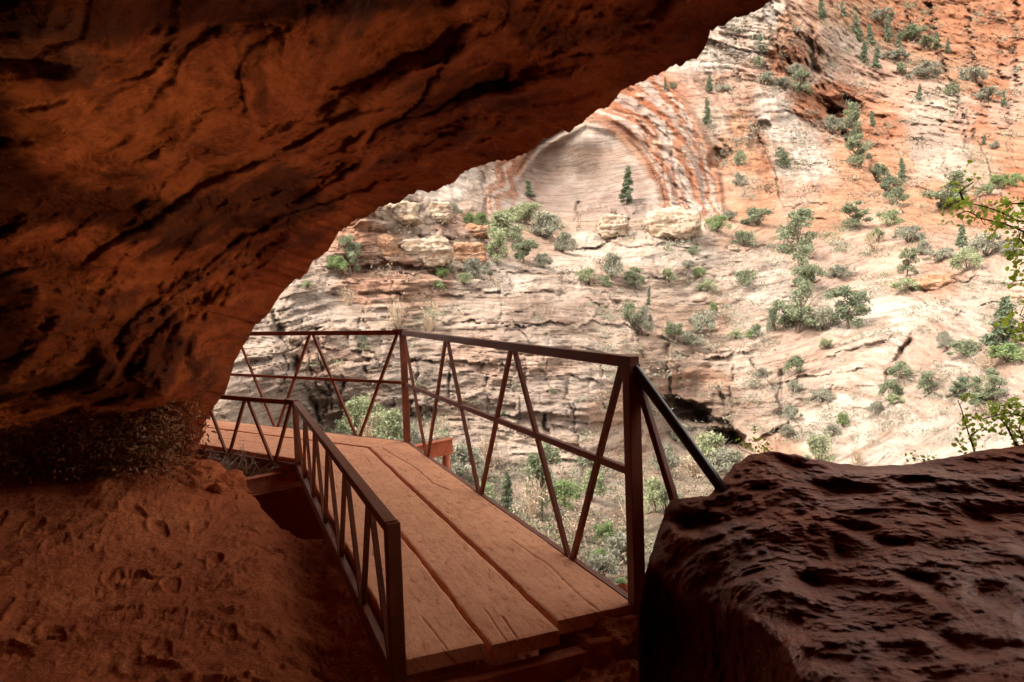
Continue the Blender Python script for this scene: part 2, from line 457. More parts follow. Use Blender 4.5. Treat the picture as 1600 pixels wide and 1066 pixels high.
CPT = [(430,500,C_),(450,600,GR),(420,640,C_),(500,470,BC),(560,520,C_),(600,600,GR),(520,560,PK),(560,640,BR),(700,520,C_),(760,470,C_),(830,480,BR),(900,490,BR),(930,520,C_),
 (740,560,PK),(850,560,PK),(950,560,C_),(720,610,GR),(820,640,GR),(900,610,GR),(960,640,OR),(700,660,TN),(800,690,C_),(880,700,C_),(930,720,GR),(980,700,TN),
 (650,440,OR),(560,440,DO),(800,445,BC),(870,450,C_),(500,440,C_),(590,395,OR),(680,390,C_),(720,345,PK),(640,335,C_),(760,310,C_),(700,300,BC),(790,300,BR),(780,340,GR),
 (830,380,DT),(870,420,BC),(560,400,DO),(620,420,DO),
 (830,280,DO),(860,240,OR),(920,260,TN),(900,300,(.55,.46,.38)),(960,300,C_),(930,215,C_),(900,320,TN),(960,200,DO),(1000,160,DO),(1020,210,OR),(1050,260,DO),(1080,230,OR),(1080,300,C_),(1110,280,PK),(1040,310,GR),
 (1100,200,C_),(1110,140,PK),(1120,90,BC),(1150,50,BC),(1150,130,PK),(1160,190,OR),(1190,260,OR),(1160,290,TN),(1130,240,OR),(1200,180,BC),(1240,200,BC),(1250,250,BC),(1210,300,OR),(1250,310,PK),
 (1220,40,OR),(1240,90,DO),(1200,30,BC),(1270,60,PK),(1290,110,C_),(1310,70,C_),(1290,160,DO),(1320,150,DO),(1340,180,OR),(1370,210,DO),(1400,240,OR),(1360,260,OR),(1330,120,PK),
 (1420,130,PK),(1460,160,C_),(1500,190,PK),(1440,230,GR),(1480,250,C_),(1530,200,DO),(1560,230,OR),(1590,220,OR),(1580,170,PK),(1530,260,TN),(1590,280,DO),(1540,290,PK),
 (1400,30,DO),(1500,60,DO),(1580,60,DO),(1560,130,DO),(1590,120,PK),(1340,20,OR),(1460,90,OR),(1520,110,OR),
 (1000,340,TN),(1060,350,C_),(960,345,TN),(1150,360,DT),(1250,370,DT),(1180,330,OR),(1300,340,OR),(1350,370,PK),(1450,330,OR),(1550,330,DO),(1590,350,PK),
 (930,390,BC),(1000,390,BC),(1080,400,BC),(1000,430,C_),(1080,450,C_),(960,420,PK),(1150,420,C_),(1200,450,BC),(1300,420,PK),(1300,470,C_),(1400,420,PK),(1450,440,DO),(1480,390,PK),(1550,400,PK),
 (1100,500,DT),(1030,500,DT),(1180,500,C_),(1250,540,PK),(1350,500,BC),(1420,480,BC),(1500,480,BC),(1580,470,C_),(1350,560,C_),(1450,540,PK),(1400,520,BC),(1500,560,BC),(1580,560,PK),
 (1000,550,TN),(1080,545,TN),(1060,590,DO),(1100,600,OR),(1090,630,BR),(1130,650,BR),(1140,570,C_),(1180,600,C_),(1160,650,BR),(1200,690,OR),(1170,680,TN),(1220,650,C_),
 (1280,620,C_),(1300,680,BC),(1350,640,BC),(1420,680,BC),(1500,680,BC),(1580,650,BC),(1450,610,C_),(1380,690,BC),
 (700,760,(.27,.23,.165)),(850,840,(.30,.24,.17)),(820,780,(.30,.26,.2)),(950,850,(.28,.235,.17)),(920,760,GR),(970,910,(.30,.245,.18)),(1050,760,(.34,.29,.22)),(1100,720,(.27,.23,.165)),(640,700,(.27,.23,.165)),(880,760,(.40,.34,.27)),(1010,830,(.27,.23,.165)),(760,720,GR),(1120,690,BR),(420,700,TN),(1000,1000,DT)]
GREY_V, PALE_V = (.33,.28,.25), (.58,.52,.45)
# (points, half width px, colour, strength): stains that run down or along the stone
STROKES = [([(800,325),(812,290),(850,245)],5,DO,.9),([(830,325),(845,285),(880,245)],5,DO,.8),([(815,330),(830,290),(862,250)],3,C_,.8),
 ([(950,200),(990,240),(1015,290),(1030,330)],6,BR,.7),([(985,185),(1020,230),(1040,320)],5,DO,.9),([(1000,180),(1040,240),(1055,320)],4,GREY_V,.7),([(1035,190),(1050,230),(1060,320)],4,GREY_V,.7),
 ([(1060,210),(1085,260),(1100,310)],4,DO,.8),([(1080,190),(1110,240),(1125,290)],5,PK,.7),([(935,205),(965,235),(985,275),(995,325)],9,PALE_V,.8),([(845,310),(872,250),(930,206)],8,PALE_V,.75),([(925,188),(985,215),(1010,262),(1022,325)],7,(.42,.27,.2),.5),([(1045,200),(1062,250),(1066,320)],5,(.50,.30,.2),.8),([(960,178),(1010,200),(1035,250),(1042,320)],8,OR,.8),
 ([(1070,300),(1075,330)],6,BR,.6),([(1160,285),(1165,320)],7,BR,.6),([(757,250),(760,330)],9,BR,.5),([(775,260),(778,335)],6,BR,.6),([(690,325),(700,420)],6,BR,.8),([(697,380),(702,410)],8,(.12,.09,.07),.8),
 ([(620,385),(622,420)],6,BR,.7),([(790,470),(960,495)],10,BR,.55),([(700,465),(790,470)],5,BR,.5),([(640,385),(655,415)],5,(.15,.11,.09),.7),
 ([(1190,130),(1215,200),(1250,280)],3,OR,.7),([(1265,0),(1275,90),(1290,140),(1310,170)],7,DO,.8),([(1230,10),(1245,60),(1262,120)],3,OR,.7),([(1205,60),(1240,100),(1260,120)],8,DO,.7),
 ([(1165,160),(1180,200),(1200,270)],10,DO,.7),([(1300,150),(1330,180)],14,DO,.8),([(1045,560),(1060,590),(1130,600)],12,DO,.6),([(1070,640),(1150,670),(1160,700)],10,BR,.6),
 ([(1190,680),(1230,695)],10,OR,.6),([(1500,60),(1590,100)],20,DO,.6),([(430,520),(470,600),(500,660)],5,GREY_V,.6),([(600,560),(620,700)],10,GREY_V,.4),([(760,620),(950,700)],8,GREY_V,.4),
 ([(1300,690),(1370,680)],5,GREY_V,.45),([(940,620),(960,650)],8,BR,.5),([(1440,440),(1490,452)],9,DO,.8),([(1420,470),(1590,440)],3,PK,.7),([(1300,530),(1440,500),(1590,455)],3,TN,.6)]
# cracks and joints pushed back into the stone: (points, half width px, share of the distance)
CRACKS = [([(425,488),(440,520),(458,565),(478,605),(492,640),(500,668)],5,.07),([(497,515),(500,560),(520,640)],2,.03),([(470,505),(480,560),(486,590)],1.5,.02),
 ([(560,500),(562,555),(572,580)],2,.025),([(615,470),(617,520)],2,.03),([(884,560),(888,610),(903,680),(912,745)],3,.04),([(542,520),(545,560)],1.5,.02),
 ([(1434,506),(1412,545),(1396,570),(1385,612)],5,.05),([(1590,466),(1500,490),(1435,508)],2,.02),([(1232,185),(1245,225),(1258,255)],2,.02),([(1185,185),(1190,240),(1200,300)],3,.03),
 ([(1262,60),(1272,130),(1285,165),(1310,200),(1345,245),(1400,305)],9,.05),([(1225,30),(1245,100),(1260,150)],3,.02),([(755,262),(757,330)],3,.05),([(679,318),(680,335)],2,.03),
 ([(640,318),(655,350),(665,410)],3,.04),([(683,360),(686,415)],4,.05),([(900,275),(905,320)],1,.004),([(1040,200),(1052,260),(1057,325)],3,.02),([(1000,190),(1030,250),(1042,320)],3,.02),
 ([(1120,215),(1140,235),(1135,255)],4,.03),([(1500,180),(1512,230),(1522,270)],3,.03),([(1590,0),(1585,80),(1592,150)],4,.03),([(1560,60),(1565,120)],2,.02),([(1450,0),(1462,60),(1484,125)],3,.03),([(1510,0),(1520,90),(1542,170)],3,.03),([(1205,0),(1218,60),(1236,120)],3,.03),([(1148,60),(1160,130)],2,.02),([(1415,0),(1425,50)],3,.03),([(1575,150),(1580,240)],3,.02),([(1380,190),(1405,250),(1412,300)],3,.02),([(1470,190),(1478,270)],2,.02),([(700,556),(705,640)],2,.03),([(760,590),(764,650)],2,.03),([(820,560),(826,600)],2,.03),([(650,575),(655,660)],2.5,.03),([(940,560),(946,640)],2.5,.03),([(530,570),(536,640)],2.5,.03),([(850,650),(856,720)],2,.03),([(780,455),(784,500)],2,.02),([(1230,560),(1215,620)],2,.02),([(1300,600),(1290,650)],2,.02),([(1495,285),(1530,300)],3,.02),
 ([(1120,600),(1135,640),(1150,690)],3,.04),([(1148,570),(1142,620),(1150,690)],2,.03),([(1040,540),(1043,590),(1050,625)],3,.04),([(1060,560),(1062,600)],2,.02),
 ([(600,395),(602,420)],3,.04),([(560,340),(610,346),(690,350),(740,352)],3,.03),([(560,365),(640,368),(735,372)],2.5,.03),([(560,425),(640,428),(770,424),(840,432)],3,.03),
 ([(905,318),(908,345)],3,.03),([(985,340),(990,372)],3,.03),([(955,335),(958,365)],2,.02)]
# overhanging ledges, drawn left to right: the stone below the line stands back
LEDGES = [([(430,532),(560,548),(640,560),(800,572),(985,605)],9,.022),([(560,640),(700,655),(860,648),(960,668)],7,.02),([(640,500),(800,508),(960,505)],8,.02),([(560,455),(700,462),(860,452),(950,478)],7,.018),
 ([(700,700),(820,712),(940,722)],6,.02),([(560,600),(700,612),(820,600)],5,.014),([(1040,555),(1120,560),(1185,545)],10,.03),([(1028,622),(1058,616),(1100,640),(1140,660),(1165,690)],12,.06),
 ([(1170,690),(1230,660),(1245,690)],5,.03),([(940,500),(1040,530),(1110,545)],6,.02),([(870,385),(960,382),(1100,384)],5,.02),([(1180,455),(1260,440),(1330,425)],5,.012),([(1110,440),(1200,415),(1290,400)],5,.012),
 ([(1290,560),(1380,530),(1440,505)],5,.012),([(1180,340),(1280,338),(1310,345)],5,.015),([(1220,330),(1260,318),(1310,322)],5,.012),([(1430,455),(1500,440),(1530,432)],6,.02),([(1180,500),(1250,490),(1290,470)],4,.01),
 ([(1380,640),(1450,620),(1560,610)],5,.012),([(1200,600),(1300,580),(1360,575)],5,.012),([(1260,655),(1340,640),(1420,640)],4,.01),([(1500,390),(1590,372)],6,.015),([(1120,100),(1180,95)],3,.006),([(1110,120),(1190,125)],3,.006),
 ([(1230,255),(1310,262)],4,.008),([(1440,155),(1590,210)],5,.012),([(1380,280),(1470,300)],4,.01),([(990,440),(1060,430),(1130,430)],5,.012),([(1000,480),(1080,470),(1150,478)],5,.012),([(1130,395),(1230,380)],4,.01)]
_drbf = RBF([((x) / 400, (y) / 400) for x, y, d in DPT], [math.log(d) for x, y, d in DPT], 2e-4)
_diprbf = RBF([(x / 400, y / 400) for x, y, d in [(600,500,0),(900,550,0),(900,450,0),(1150,450,0),(1400,500,0),(1500,650,0),(1200,200,0),(1450,100,0),(1550,220,0),(1000,250,0),(300,600,0),(2300,300,0),(1600,1000,0)]],
               [.00,-.02,.04,.22,.34,.24,.12,-.22,-.14,.08,.02,.1,.05], 1e-3)
DIPX = 20.0
def canyon(X, Y):
    """terrain point for the direction of each photo pixel: distance field with strata ledges, joints and rounded blocks"""
    X = np.asarray(X, float); Y = np.asarray(Y, float)
    Q = np.stack([X / 400, Y / 400], -1)
    d = np.exp(_drbf(Q))
    P = at(X, Y, d)
    dip = _diprbf(Q)
    warp = fbm(P * 0.055, 3) * 2.2
    q = P[..., 2] - dip * (P[..., 0] - DIPX) + warp
    steep = 1 - 0.55 * sstep(700, 800, Y) * 1.0
    far = np.clip(d / 60, 0.35, 2.2)
    # strata: stepped ledges whose spacing grows with distance
    led = 0
    for sc, am, se in ((0.42, 0.40, 0), (1.15, 0.28, 1), (2.7, 0.11, 2)):
        qq = q * sc / far
        n = noise1(qq, se)
        n = np.tanh(3.2 * n) * 0.5 + 0.5 * n
        keep = 0.30 + 0.9 * sstep(-0.25, 0.35, fbm(P * (0.10 / far)[..., None] + se * 9.1, 2))
        led = led + am * n * keep
    ra0 = np.hypot((X - 915) / 122, (Y - 345) / 152)
    soft = 1 - (.62 * sstep(2.1, 1.7, ra0) * sstep(900, 960, X) * sstep(355, 335, Y)) - .0 * ra0
    soft = np.minimum(soft, 1 - .6 * sstep(1.15, .95, ra0) * sstep(355, 340, Y))
    soft = soft - .35 * sstep(360, 300, Y)
    dd = -led * 1.25 * far * steep
    # bedded blocks: each bed is broken by joints into blocks that stand out or sit back
    def hsh(a, b, c):
        return _h(a.astype(np.int64), b.astype(np.int64), np.full(a.shape, c, np.int64)) / 4095.0
    for bh, bl, am, se in ((3.4, 6.5, 0.85, 3), (1.25, 2.6, 0.42, 4), (0.5, 1.3, 0.26, 5), (0.22, .7, 0.12, 6)):
        bh = bh * far; bl = bl * far
        qq = q / bh + 0.55 * fbm(P * (0.16 / far)[..., None] + se * 3.3, 3)
        L = np.floor(qq); fq = qq - L
        uu = (P[..., 0] * .85 + P[..., 1] * .5) / bl + 3.7 * hsh(L, L * 0 + 3, se) + 0.9 * fbm(P * (0.11 / far)[..., None] + se, 3)
        B = np.floor(uu); fu = uu - B
        off = hsh(L, B, se + 9) - .5 + .8 * (hsh(L, L * 0 + 1, se + 5) - .5)
        eq = np.minimum(fq, 1 - fq) * bh; eu = np.minimum(fu, 1 - fu) * bl
        rnd = sstep(0, .16 * far, np.minimum(eq * 1.6, eu * 1.0))
        kp = sstep(-.30, .30, fbm(P * (0.07 / far)[..., None] + se * 5.7, 3)) * (0.45 + .55 * sstep(1.0, 0.0, np.abs(dip) * 3))
        openj = hsh(L + 3, np.floor(uu + .5), se)          # how open the joint on that side is
        dd = dd - am * far * steep * kp * (off * 1.5 + .55 * fq - .5 + .55 * rnd * (.4 + openj))
    # rounded masses between joints
    blk = fbm(P * (np.array([0.16, 0.16, 0.22]) / far[..., None]), 3)
    dd = dd - blk * 2.3 * far
    rid = fbm(P * (np.array([0.32, 0.32, 0.9]) / far[..., None]) + 5, 5, 0.55, True)
    dd = dd - rid * 0.85 * far
    # vertical flutes on the steep red walls
    fl = sstep(360, 280, Y) * fbm(P * (np.array([0.30, 0.2, 0.028]) / np.sqrt(far)[..., None]) + 3, 4, .55, True)
    dd = dd - fl * 3.2
    d = d + dd * soft
    wx = X + fbm(P * (.55 / far)[..., None] + 31, 4, .6) * 13
    wy = Y + fbm(P * (.55 / far)[..., None] + 57, 4, .6) * 13
    var = np.clip(.55 + 1.5 * fbm(P * (.5 / far)[..., None] + 77, 3), 0, 1.3)
    for pts, wd, am in CRACKS:
        x0, x1 = min(p[0] for p in pts) - 40, max(p[0] for p in pts) + 40
        y0, y1 = min(p[1] for p in pts) - 40, max(p[1] for p in pts) + 40
        mk = (X > x0) & (X < x1) & (Y > y0) & (Y < y1)
        if not mk.any(): continue
        ds, _ = seg_dist(wx[mk], wy[mk], pts)
        d[mk] *= 1 + .7 * am * var[mk] * np.exp(-(ds / (wd * (.5 + .7 * var[mk]))) ** 2)
    for pts, wd, am in LEDGES:
        x0, x1 = min(p[0] for p in pts) - 40, max(p[0] for p in pts) + 40
        y0, y1 = min(p[1] for p in pts) - 60, max(p[1] for p in pts) + 60
        mk = (X > x0) & (X < x1) & (Y > y0) & (Y < y1)
        if not mk.any(): continue
        ds, sd_ = seg_dist(wx[mk], wy[mk], pts)
        endf = sstep(pts[0][0] - 10, pts[0][0] + 25, X[mk]) * sstep(pts[-1][0] + 10, pts[-1][0] - 25, X[mk])
        s_ = ds * sd_                                   # positive below the line
        prof = np.where(s_ > 0, np.exp(-s_ / (wd * 2.2)), -0.6 * np.exp(s_ / (wd * 1.6))) - .2
        d[mk] *= 1 + am * var[mk] * .6 * endf * prof * sstep(wd * 7, wd * 3, ds)
    for pts, wd, am in [([(1225,0),(1262,110),(1300,190),(1345,250),(1400,315)],16,-.05),([(1150,160),(1180,200),(1215,290),(1225,325)],8,-.02),([(1440,20),(1480,120),(1530,230),(1560,300)],14,-.03),([(1185,0),(1215,90),(1240,140)],8,-.02),
                        ([(900,338),(925,318),(955,328),(975,335),(1010,314),(1060,318),(1092,345)],9,-.045),([(545,356),(600,320),(650,318),(700,345),(745,352),(772,400)],12,-.06),([(430,445),(700,436),(880,432),(950,462),(990,515),(1012,565)],12,-.035),
                        ([(1060,560),(1150,545),(1190,580),(1235,650)],10,-.03),([(1290,420),(1400,430),(1520,400)],9,-.015),([(1190,470),(1330,452),(1590,400)],9,-.012)]:
        x0, x1 = min(p[0] for p in pts) - wd * 7, max(p[0] for p in pts) + wd * 7
        y0, y1 = min(p[1] for p in pts) - wd * 7, max(p[1] for p in pts) + wd * 7
        mk = (X > x0) & (X < x1) & (Y > y0) & (Y < y1)
        ds, sd_ = seg_dist(wx[mk], wy[mk], pts); s_ = ds * sd_
        ends = np.minimum(np.hypot(X[mk] - pts[0][0], Y[mk] - pts[0][1]), np.hypot(X[mk] - pts[-1][0], Y[mk] - pts[-1][1]))
        prof = (np.where(s_ > 0, np.exp(-s_ / (wd * 2.4)), -.5 * np.exp(s_ / (wd * 1.4))) - .1) * sstep(wd * 7, wd * 4, ds) * (.35 + .65 * sstep(0, 30, ends))
        d[mk] *= 1 + am * prof * (.6 + .5 * var[mk])
    # the arch alcove, the dark slot cave and the gully behind the junipers
    arch = [(792,345),(800,290),(845,232),(915,192),(965,205),(1005,250),(1028,300),(1036,345)]
    ds, _ = seg_dist(X, Y, arch)
    ins = ((X - 915) / 122) ** 2 + ((Y - 345) / 152) ** 2 < 1
    d = d * (1 + np.where(ins & (Y < 350), 0.014 * sstep(0, 12, ds), 0))
    ra = np.hypot((X - 915) / 122, (Y - 345) / 152)
    flz = sstep(1.0, 1.12, ra) * sstep(2.0, 1.6, ra) * sstep(920, 1000, X) * sstep(350, 320, Y)
    d = d - flz * 4.0 * (noise1(ra * 11 + .35 * fbm(P * .06, 3), 8) + .4 * fbm(P * np.array([.4, .4, .1]), 3, .5, True))
    for cx, cy_, rx, ry, rot, am in [(1072,640,42,16,.30,.09),(1135,684,32,14,.3,.07),(1190,215,14,26,.3,.03),(1300,190,22,40,-.4,.04),(1120,250,14,16,0,.03),(610,418,60,6,0,.03),(1320,170,30,22,0,.04),(700,395,12,22,0,.03),(1150,700,30,12,.3,.08),(1460,447,38,6,-.15,.03)]:
        ca, sa = math.cos(rot), math.sin(rot)
        ux, uy = (wx - cx) * ca + (wy - cy_) * sa, -(wx - cx) * sa + (wy - cy_) * ca
        g = (ux / rx) ** 2 + (uy / ry) ** 2
        d = d * (1 + am * sstep(1.5, 0.35, g))
    return at(X, Y, d), d, q
def canyon_cols(X, Y, P, d):
    far = np.clip(d / 60, .3, 2.5)[..., None]
    wx = X + fbm(P * .22 / far + 3, 6, .68) * 52
    wy = Y + fbm(P * np.array([.2, .2, .5]) / far + 41, 6, .68) * 40
    num = np.zeros(X.shape + (3,)); den = np.zeros(X.shape)
    for x, y, c in CPT + [(700,600,(.36,.29,.23)),(850,530,(.38,.31,.25)),(760,690,(.36,.29,.23)),(900,660,(.33,.27,.22)),(650,640,(.35,.28,.22)),(560,600,(.38,.30,.24)),(820,600,(.42,.35,.29)),(1045,575,BR),(1075,600,(.38,.22,.14)),(1110,625,BR),(1150,640,(.34,.22,.15)),(1180,670,(.40,.27,.19)),(1040,650,BR),(1060,700,(.28,.22,.16))]:
        r2 = ((wx - x) ** 2 + ((wy - y) * 1.35) ** 2) / 900 + .03
        ww = 1 / r2 ** 3.6
        num += ww[..., None] * np.array(c); den += ww
    col = num / den[..., None]
    sx = X + fbm(P * 1.2 / far + 7, 3) * 8; sy = Y + fbm(P * .6 / far + 8, 3) * 10
    for pts, wd, c, st in STROKES:
        ds, _ = seg_dist(sx, sy, pts)
        a = st * np.exp(-(ds / wd) ** 2) * np.clip(.75 + .9 * fbm(P * .9 / far + wd, 2), 0, 1)
        col = col * (1 - a[..., None]) + np.array(c) * a[..., None]
    # the arch: pale dome, bright rim, and rust and cream bands wrapping round it
    ax, ay = X + fbm(P * .07 + 5, 5, .6) * 34, Y + fbm(P * .07 + 9, 5, .6) * 30
    ra = np.hypot((ax - 915) / 122, (ay - 345) / 152)
    top_ = sstep(352, 335, Y)
    def lay(col, a, c): return col * (1 - a[..., None]) + np.array(c) * a[..., None]
    col = lay(col, .8 * top_ * sstep(1.0, .9, ra), (.40, .325, .275))
    col = lay(col, .6 * top_ * sstep(.80, .72, ra) * sstep(-.1, .3, fbm(P * .09 + 2, 3)), (.42, .33, .28))
    col = lay(col, .6 * top_ * sstep(.80, .89, ra) * sstep(1.0, .93, ra), (.60, .52, .44))
    col = lay(col, .75 * top_ * sstep(.98, 1.02, ra) * sstep(1.14, 1.05, ra), (.46, .25, .16))
    bn = noise1(ra * 15 + .5 * fbm(P * .05 + 7, 3), 21)
    sid = top_ * sstep(1.06, 1.12, ra) * sstep(1.95, 1.6, ra) * np.where(X > 915, 1, sstep(1.45, 1.3, ra))
    col = lay(col, .85 * sid * sstep(-.02, .10, bn), (.54, .22, .11)); col = lay(col, .85 * sid * sstep(-.04, -.16, bn), (.66, .55, .46)); col = lay(col, .7 * sid * sstep(.06, .0, np.abs(bn - .22)), (.34, .22, .17))
    # long streaks washed down the high walls
    stk = fbm(P * np.array([.28, .28, .022]) + 50, 5, .6)
    hi_ = sstep(345, 290, Y)[..., None]
    col = col * (1 + hi_ * .45 * stk[..., None] * np.array([.7, 1.0, 1.1]))
    # iron-stained beds follow the strata
    q = P[..., 2] + fbm(P * .08, 3) * 2.5
    band = sstep(.18, .5, noise1(q * 1.1 / far[..., 0], 5) + .25 * fbm(P * .3, 2))
    col = col * (1 - .35 * band[..., None]) + np.array([.52, .36, .25]) * .35 * band[..., None]
    cr_ = (.40 * sstep(330, 400, Y) * sstep(740, 690, Y))[..., None]
    col = col * (1 - cr_) + np.array([.60, .50, .40]) * cr_
    mot = fbm(P * np.array([.5, .5, 1.5]) / far + 90, 5, .65)
    col = col * (1 + .35 * mot)[..., None]
    return col * np.array([.575, .55, .56])
_gx = np.unique(np.concatenate([np.linspace(150, 340, 20), np.arange(340, 1625, 2.0), np.linspace(1625, 2300, 60)]))
_gy = np.unique(np.concatenate([np.linspace(-150, -10, 24), np.arange(-10, 770, 2.0), np.arange(770, 960, 3.0), np.linspace(960, 1250, 24)]))
GX, GY = np.meshgrid(_gx, _gy)
CP, CDp, BED = canyon(GX, GY)
cc = canyon_cols(GX, GY, CP, CDp)
cw = mesh_np('canyon_cliff', CP, gridF(len(_gy), len(_gx)), M['canyon'], cc)
_at = cw.data.attributes.new('bed', 'FLOAT', 'POINT'); _at.data.foreach_set('value', BED.ravel().astype(np.float32))
tag(cw, kind='structure')

# ------------------------------------------------------------------ the overhanging cave rock: one shell round the viewer, open to the canyon
def dirv(az, el):
    az, el = R(az), R(el)
    return np.array([math.sin(az) * math.cos(el), math.cos(az) * math.cos(el), math.sin(el)])
def pdir(x, y):
    v = ray(float(x), float(y)); return v / np.linalg.norm(v)
RIM = [(285,800),(290,760),(300,735),(304,712),(309,696),(319,679),(318,664),(328,646),(342,626),(353,612),(360,592),(366,566),(376,548),(387,531),(400,506),(419,488),(437,465),(448,450),(460,439),(481,424),(490,405),
 (512,394),(527,367),(544,351),(561,341),(584,330),(595,321),(619,317),(644,304),(663,299),(685,296),(711,281),(730,268),(760,257),(798,247),(824,240),(846,221),(858,212),(891,206),(906,193),(921,182),
 (950,166),(970,143),(999,127),(1035,117),(1061,101),(1087,94),(1106,65),(1109,45),(1139,34),(1171,21),(1197,6),(1217,0),(1290,-45),(1400,-110)]
RIMD = RBF([pdir(*p) for p in [(300,735),(330,640),(390,525),(470,430),(560,345),(680,297),(800,245),(921,182),(1106,60),(1217,0)]] + [dirv(*a) for a in [(30,29),(38,32),(47,31),(57,26),(66,18),(74,9),(80,-2),(85,-14),(92,-30),(120,-55),(180,-75),(-60,-75),(-35,-50)]],
            [7.3,7.35,7.2,6.9,6.5,6.1,5.6,5.1,4.5,4.2, 4.0,3.9,3.9,4.2,4.6,5.2,5.6,5.6,5,4,3,3,5.0], 1e-6)
rim = []
for (x0, y0), (x1, y1) in zip(RIM[:-1], RIM[1:]):
    n = max(2, int(math.hypot(x1 - x0, y1 - y0) / 2.6))
    for k in range(n): rim.append(pdir(x0 + (x1 - x0) * k / n, y0 + (y1 - y0) * k / n))
_tail = [dirv(*a) for a in [(29.5,28.5),(38,32),(47,31),(57,26),(66,18),(74,9),(80,-2),(85,-14),(92,-30),(120,-55),(180,-75),(-60,-75),(-35,-50)]] + [pdir(285, 800)]
for a, b in zip(_tail[:-1], _tail[1:]):
    n = 12
    for k in range(n):
        v = a * (1 - k / n) + b * (k / n); rim.append(v / np.linalg.norm(v))
rim = np.array(rim)
jag = (fbm(rim * 24, 5, .62)[:, None] * .0085 + .004 * np.tanh(4 * fbm(rim * 60, 3, .6))[:, None])
hub = dirv(-130, 15)
tt = np.concatenate([np.linspace(0, 1, 330, endpoint=False) ** 1.12 * .66, np.linspace(.66, 1, 50)])
T = tt[:, None, None]
D0 = rim[None]; om = np.arccos(np.clip(rim @ hub, -1, 1))[None, :, None]
DIRS = (np.sin((1 - T) * om) * D0 + np.sin(T * om) * hub) / np.sin(om)
JAGV = (jag * np.array([.5, 0, 1]))[None]
DIRS = DIRS + JAGV * np.exp(-T / .022); DIRS /= np.linalg.norm(DIRS, axis=2)[..., None]     # the broken lip dies out inward
CAVD = ([(pdir(x, y), d) for x, y, d in [(700,100,4.1),(400,200,3.7),(100,100,2.5),(100,250,3.2),(50,400,4.0),(250,400,4.8),(400,400,6.2),(100,540,5.1),(600,200,4.7),(850,100,4.4),(1000,20,4.2),(300,520,6.3),
  (0,600,5.3),(150,600,5.6),(250,610,6.2),(305,615,6.8),(0,700,6.9),(150,700,7.1),(250,700,7.2),(290,700,7.2),(0,900,6.5),(200,900,7)]]
 + [(dirv(*a), d) for *a, d in [(-60,0,5),(-60,-14,6.6),(-90,0,5),(-130,15,5),(180,10,6),(-150,-18,6.5),(-90,-20,6),(-90,-45,3.5),(-130,-45,3.5),(180,-45,3.5),(-60,-45,4),(0,80,1.5),(-90,60,1.6),(-90,30,2.3),(180,50,2.6),(90,60,2.6),(0,52,2.1),(-30,35,2.2)]]
 + [(rim[i], float(RIMD(rim[i][None])[0])) for i in range(0, len(rim), 22)])
_cr = RBF([a for a, _ in CAVD], [math.log(b) for _, b in CAVD], 1e-4)
DD = np.exp(_cr(DIRS))
_rd = RIMD(rim)
DD = DD + (_rd - DD[0])[None] * np.exp(-tt[:, None] / .06)
P = CAM + DIRS * DD[..., None]
fade = sstep(0, .05, tt)[:, None]
px_, py_, pz_ = proj(P)
front = pz_ > .3
# sheets parallel to the lip, scallops and pockets
sc_ = np.linspace(0, 1, len(rim))
S = np.cumsum(np.linalg.norm(np.diff(rim, axis=0, prepend=rim[:1]), axis=1))
wq = fbm(P * .55, 4)
sheet = np.stack([np.broadcast_to(S[None] * 1.6, wq.shape) + .3 * wq, T[..., 0] * 17 * np.ones_like(wq) + 1.9 * wq, np.zeros_like(wq)], -1)
n_sheet = noise1(sheet[..., 1] * 1.3 + 0.5 * perlin(sheet * np.array([1, .3, 1])), 2) + .6 * perlin(sheet * np.array([1.2, 2.2, 1]))
terr = np.tanh(2.8 * n_sheet)
disp = -.16 * terr * (.35 + .9 * sstep(-.2, .4, fbm(P * .5 + 9, 2)))
disp += -.28 * fbm(P * .75, 3) - .17 * fbm(P * np.array([1.2, 1.2, 2.4]) + 4, 5, .55, True) - .07 * fbm(P * 5, 5, .65, True)
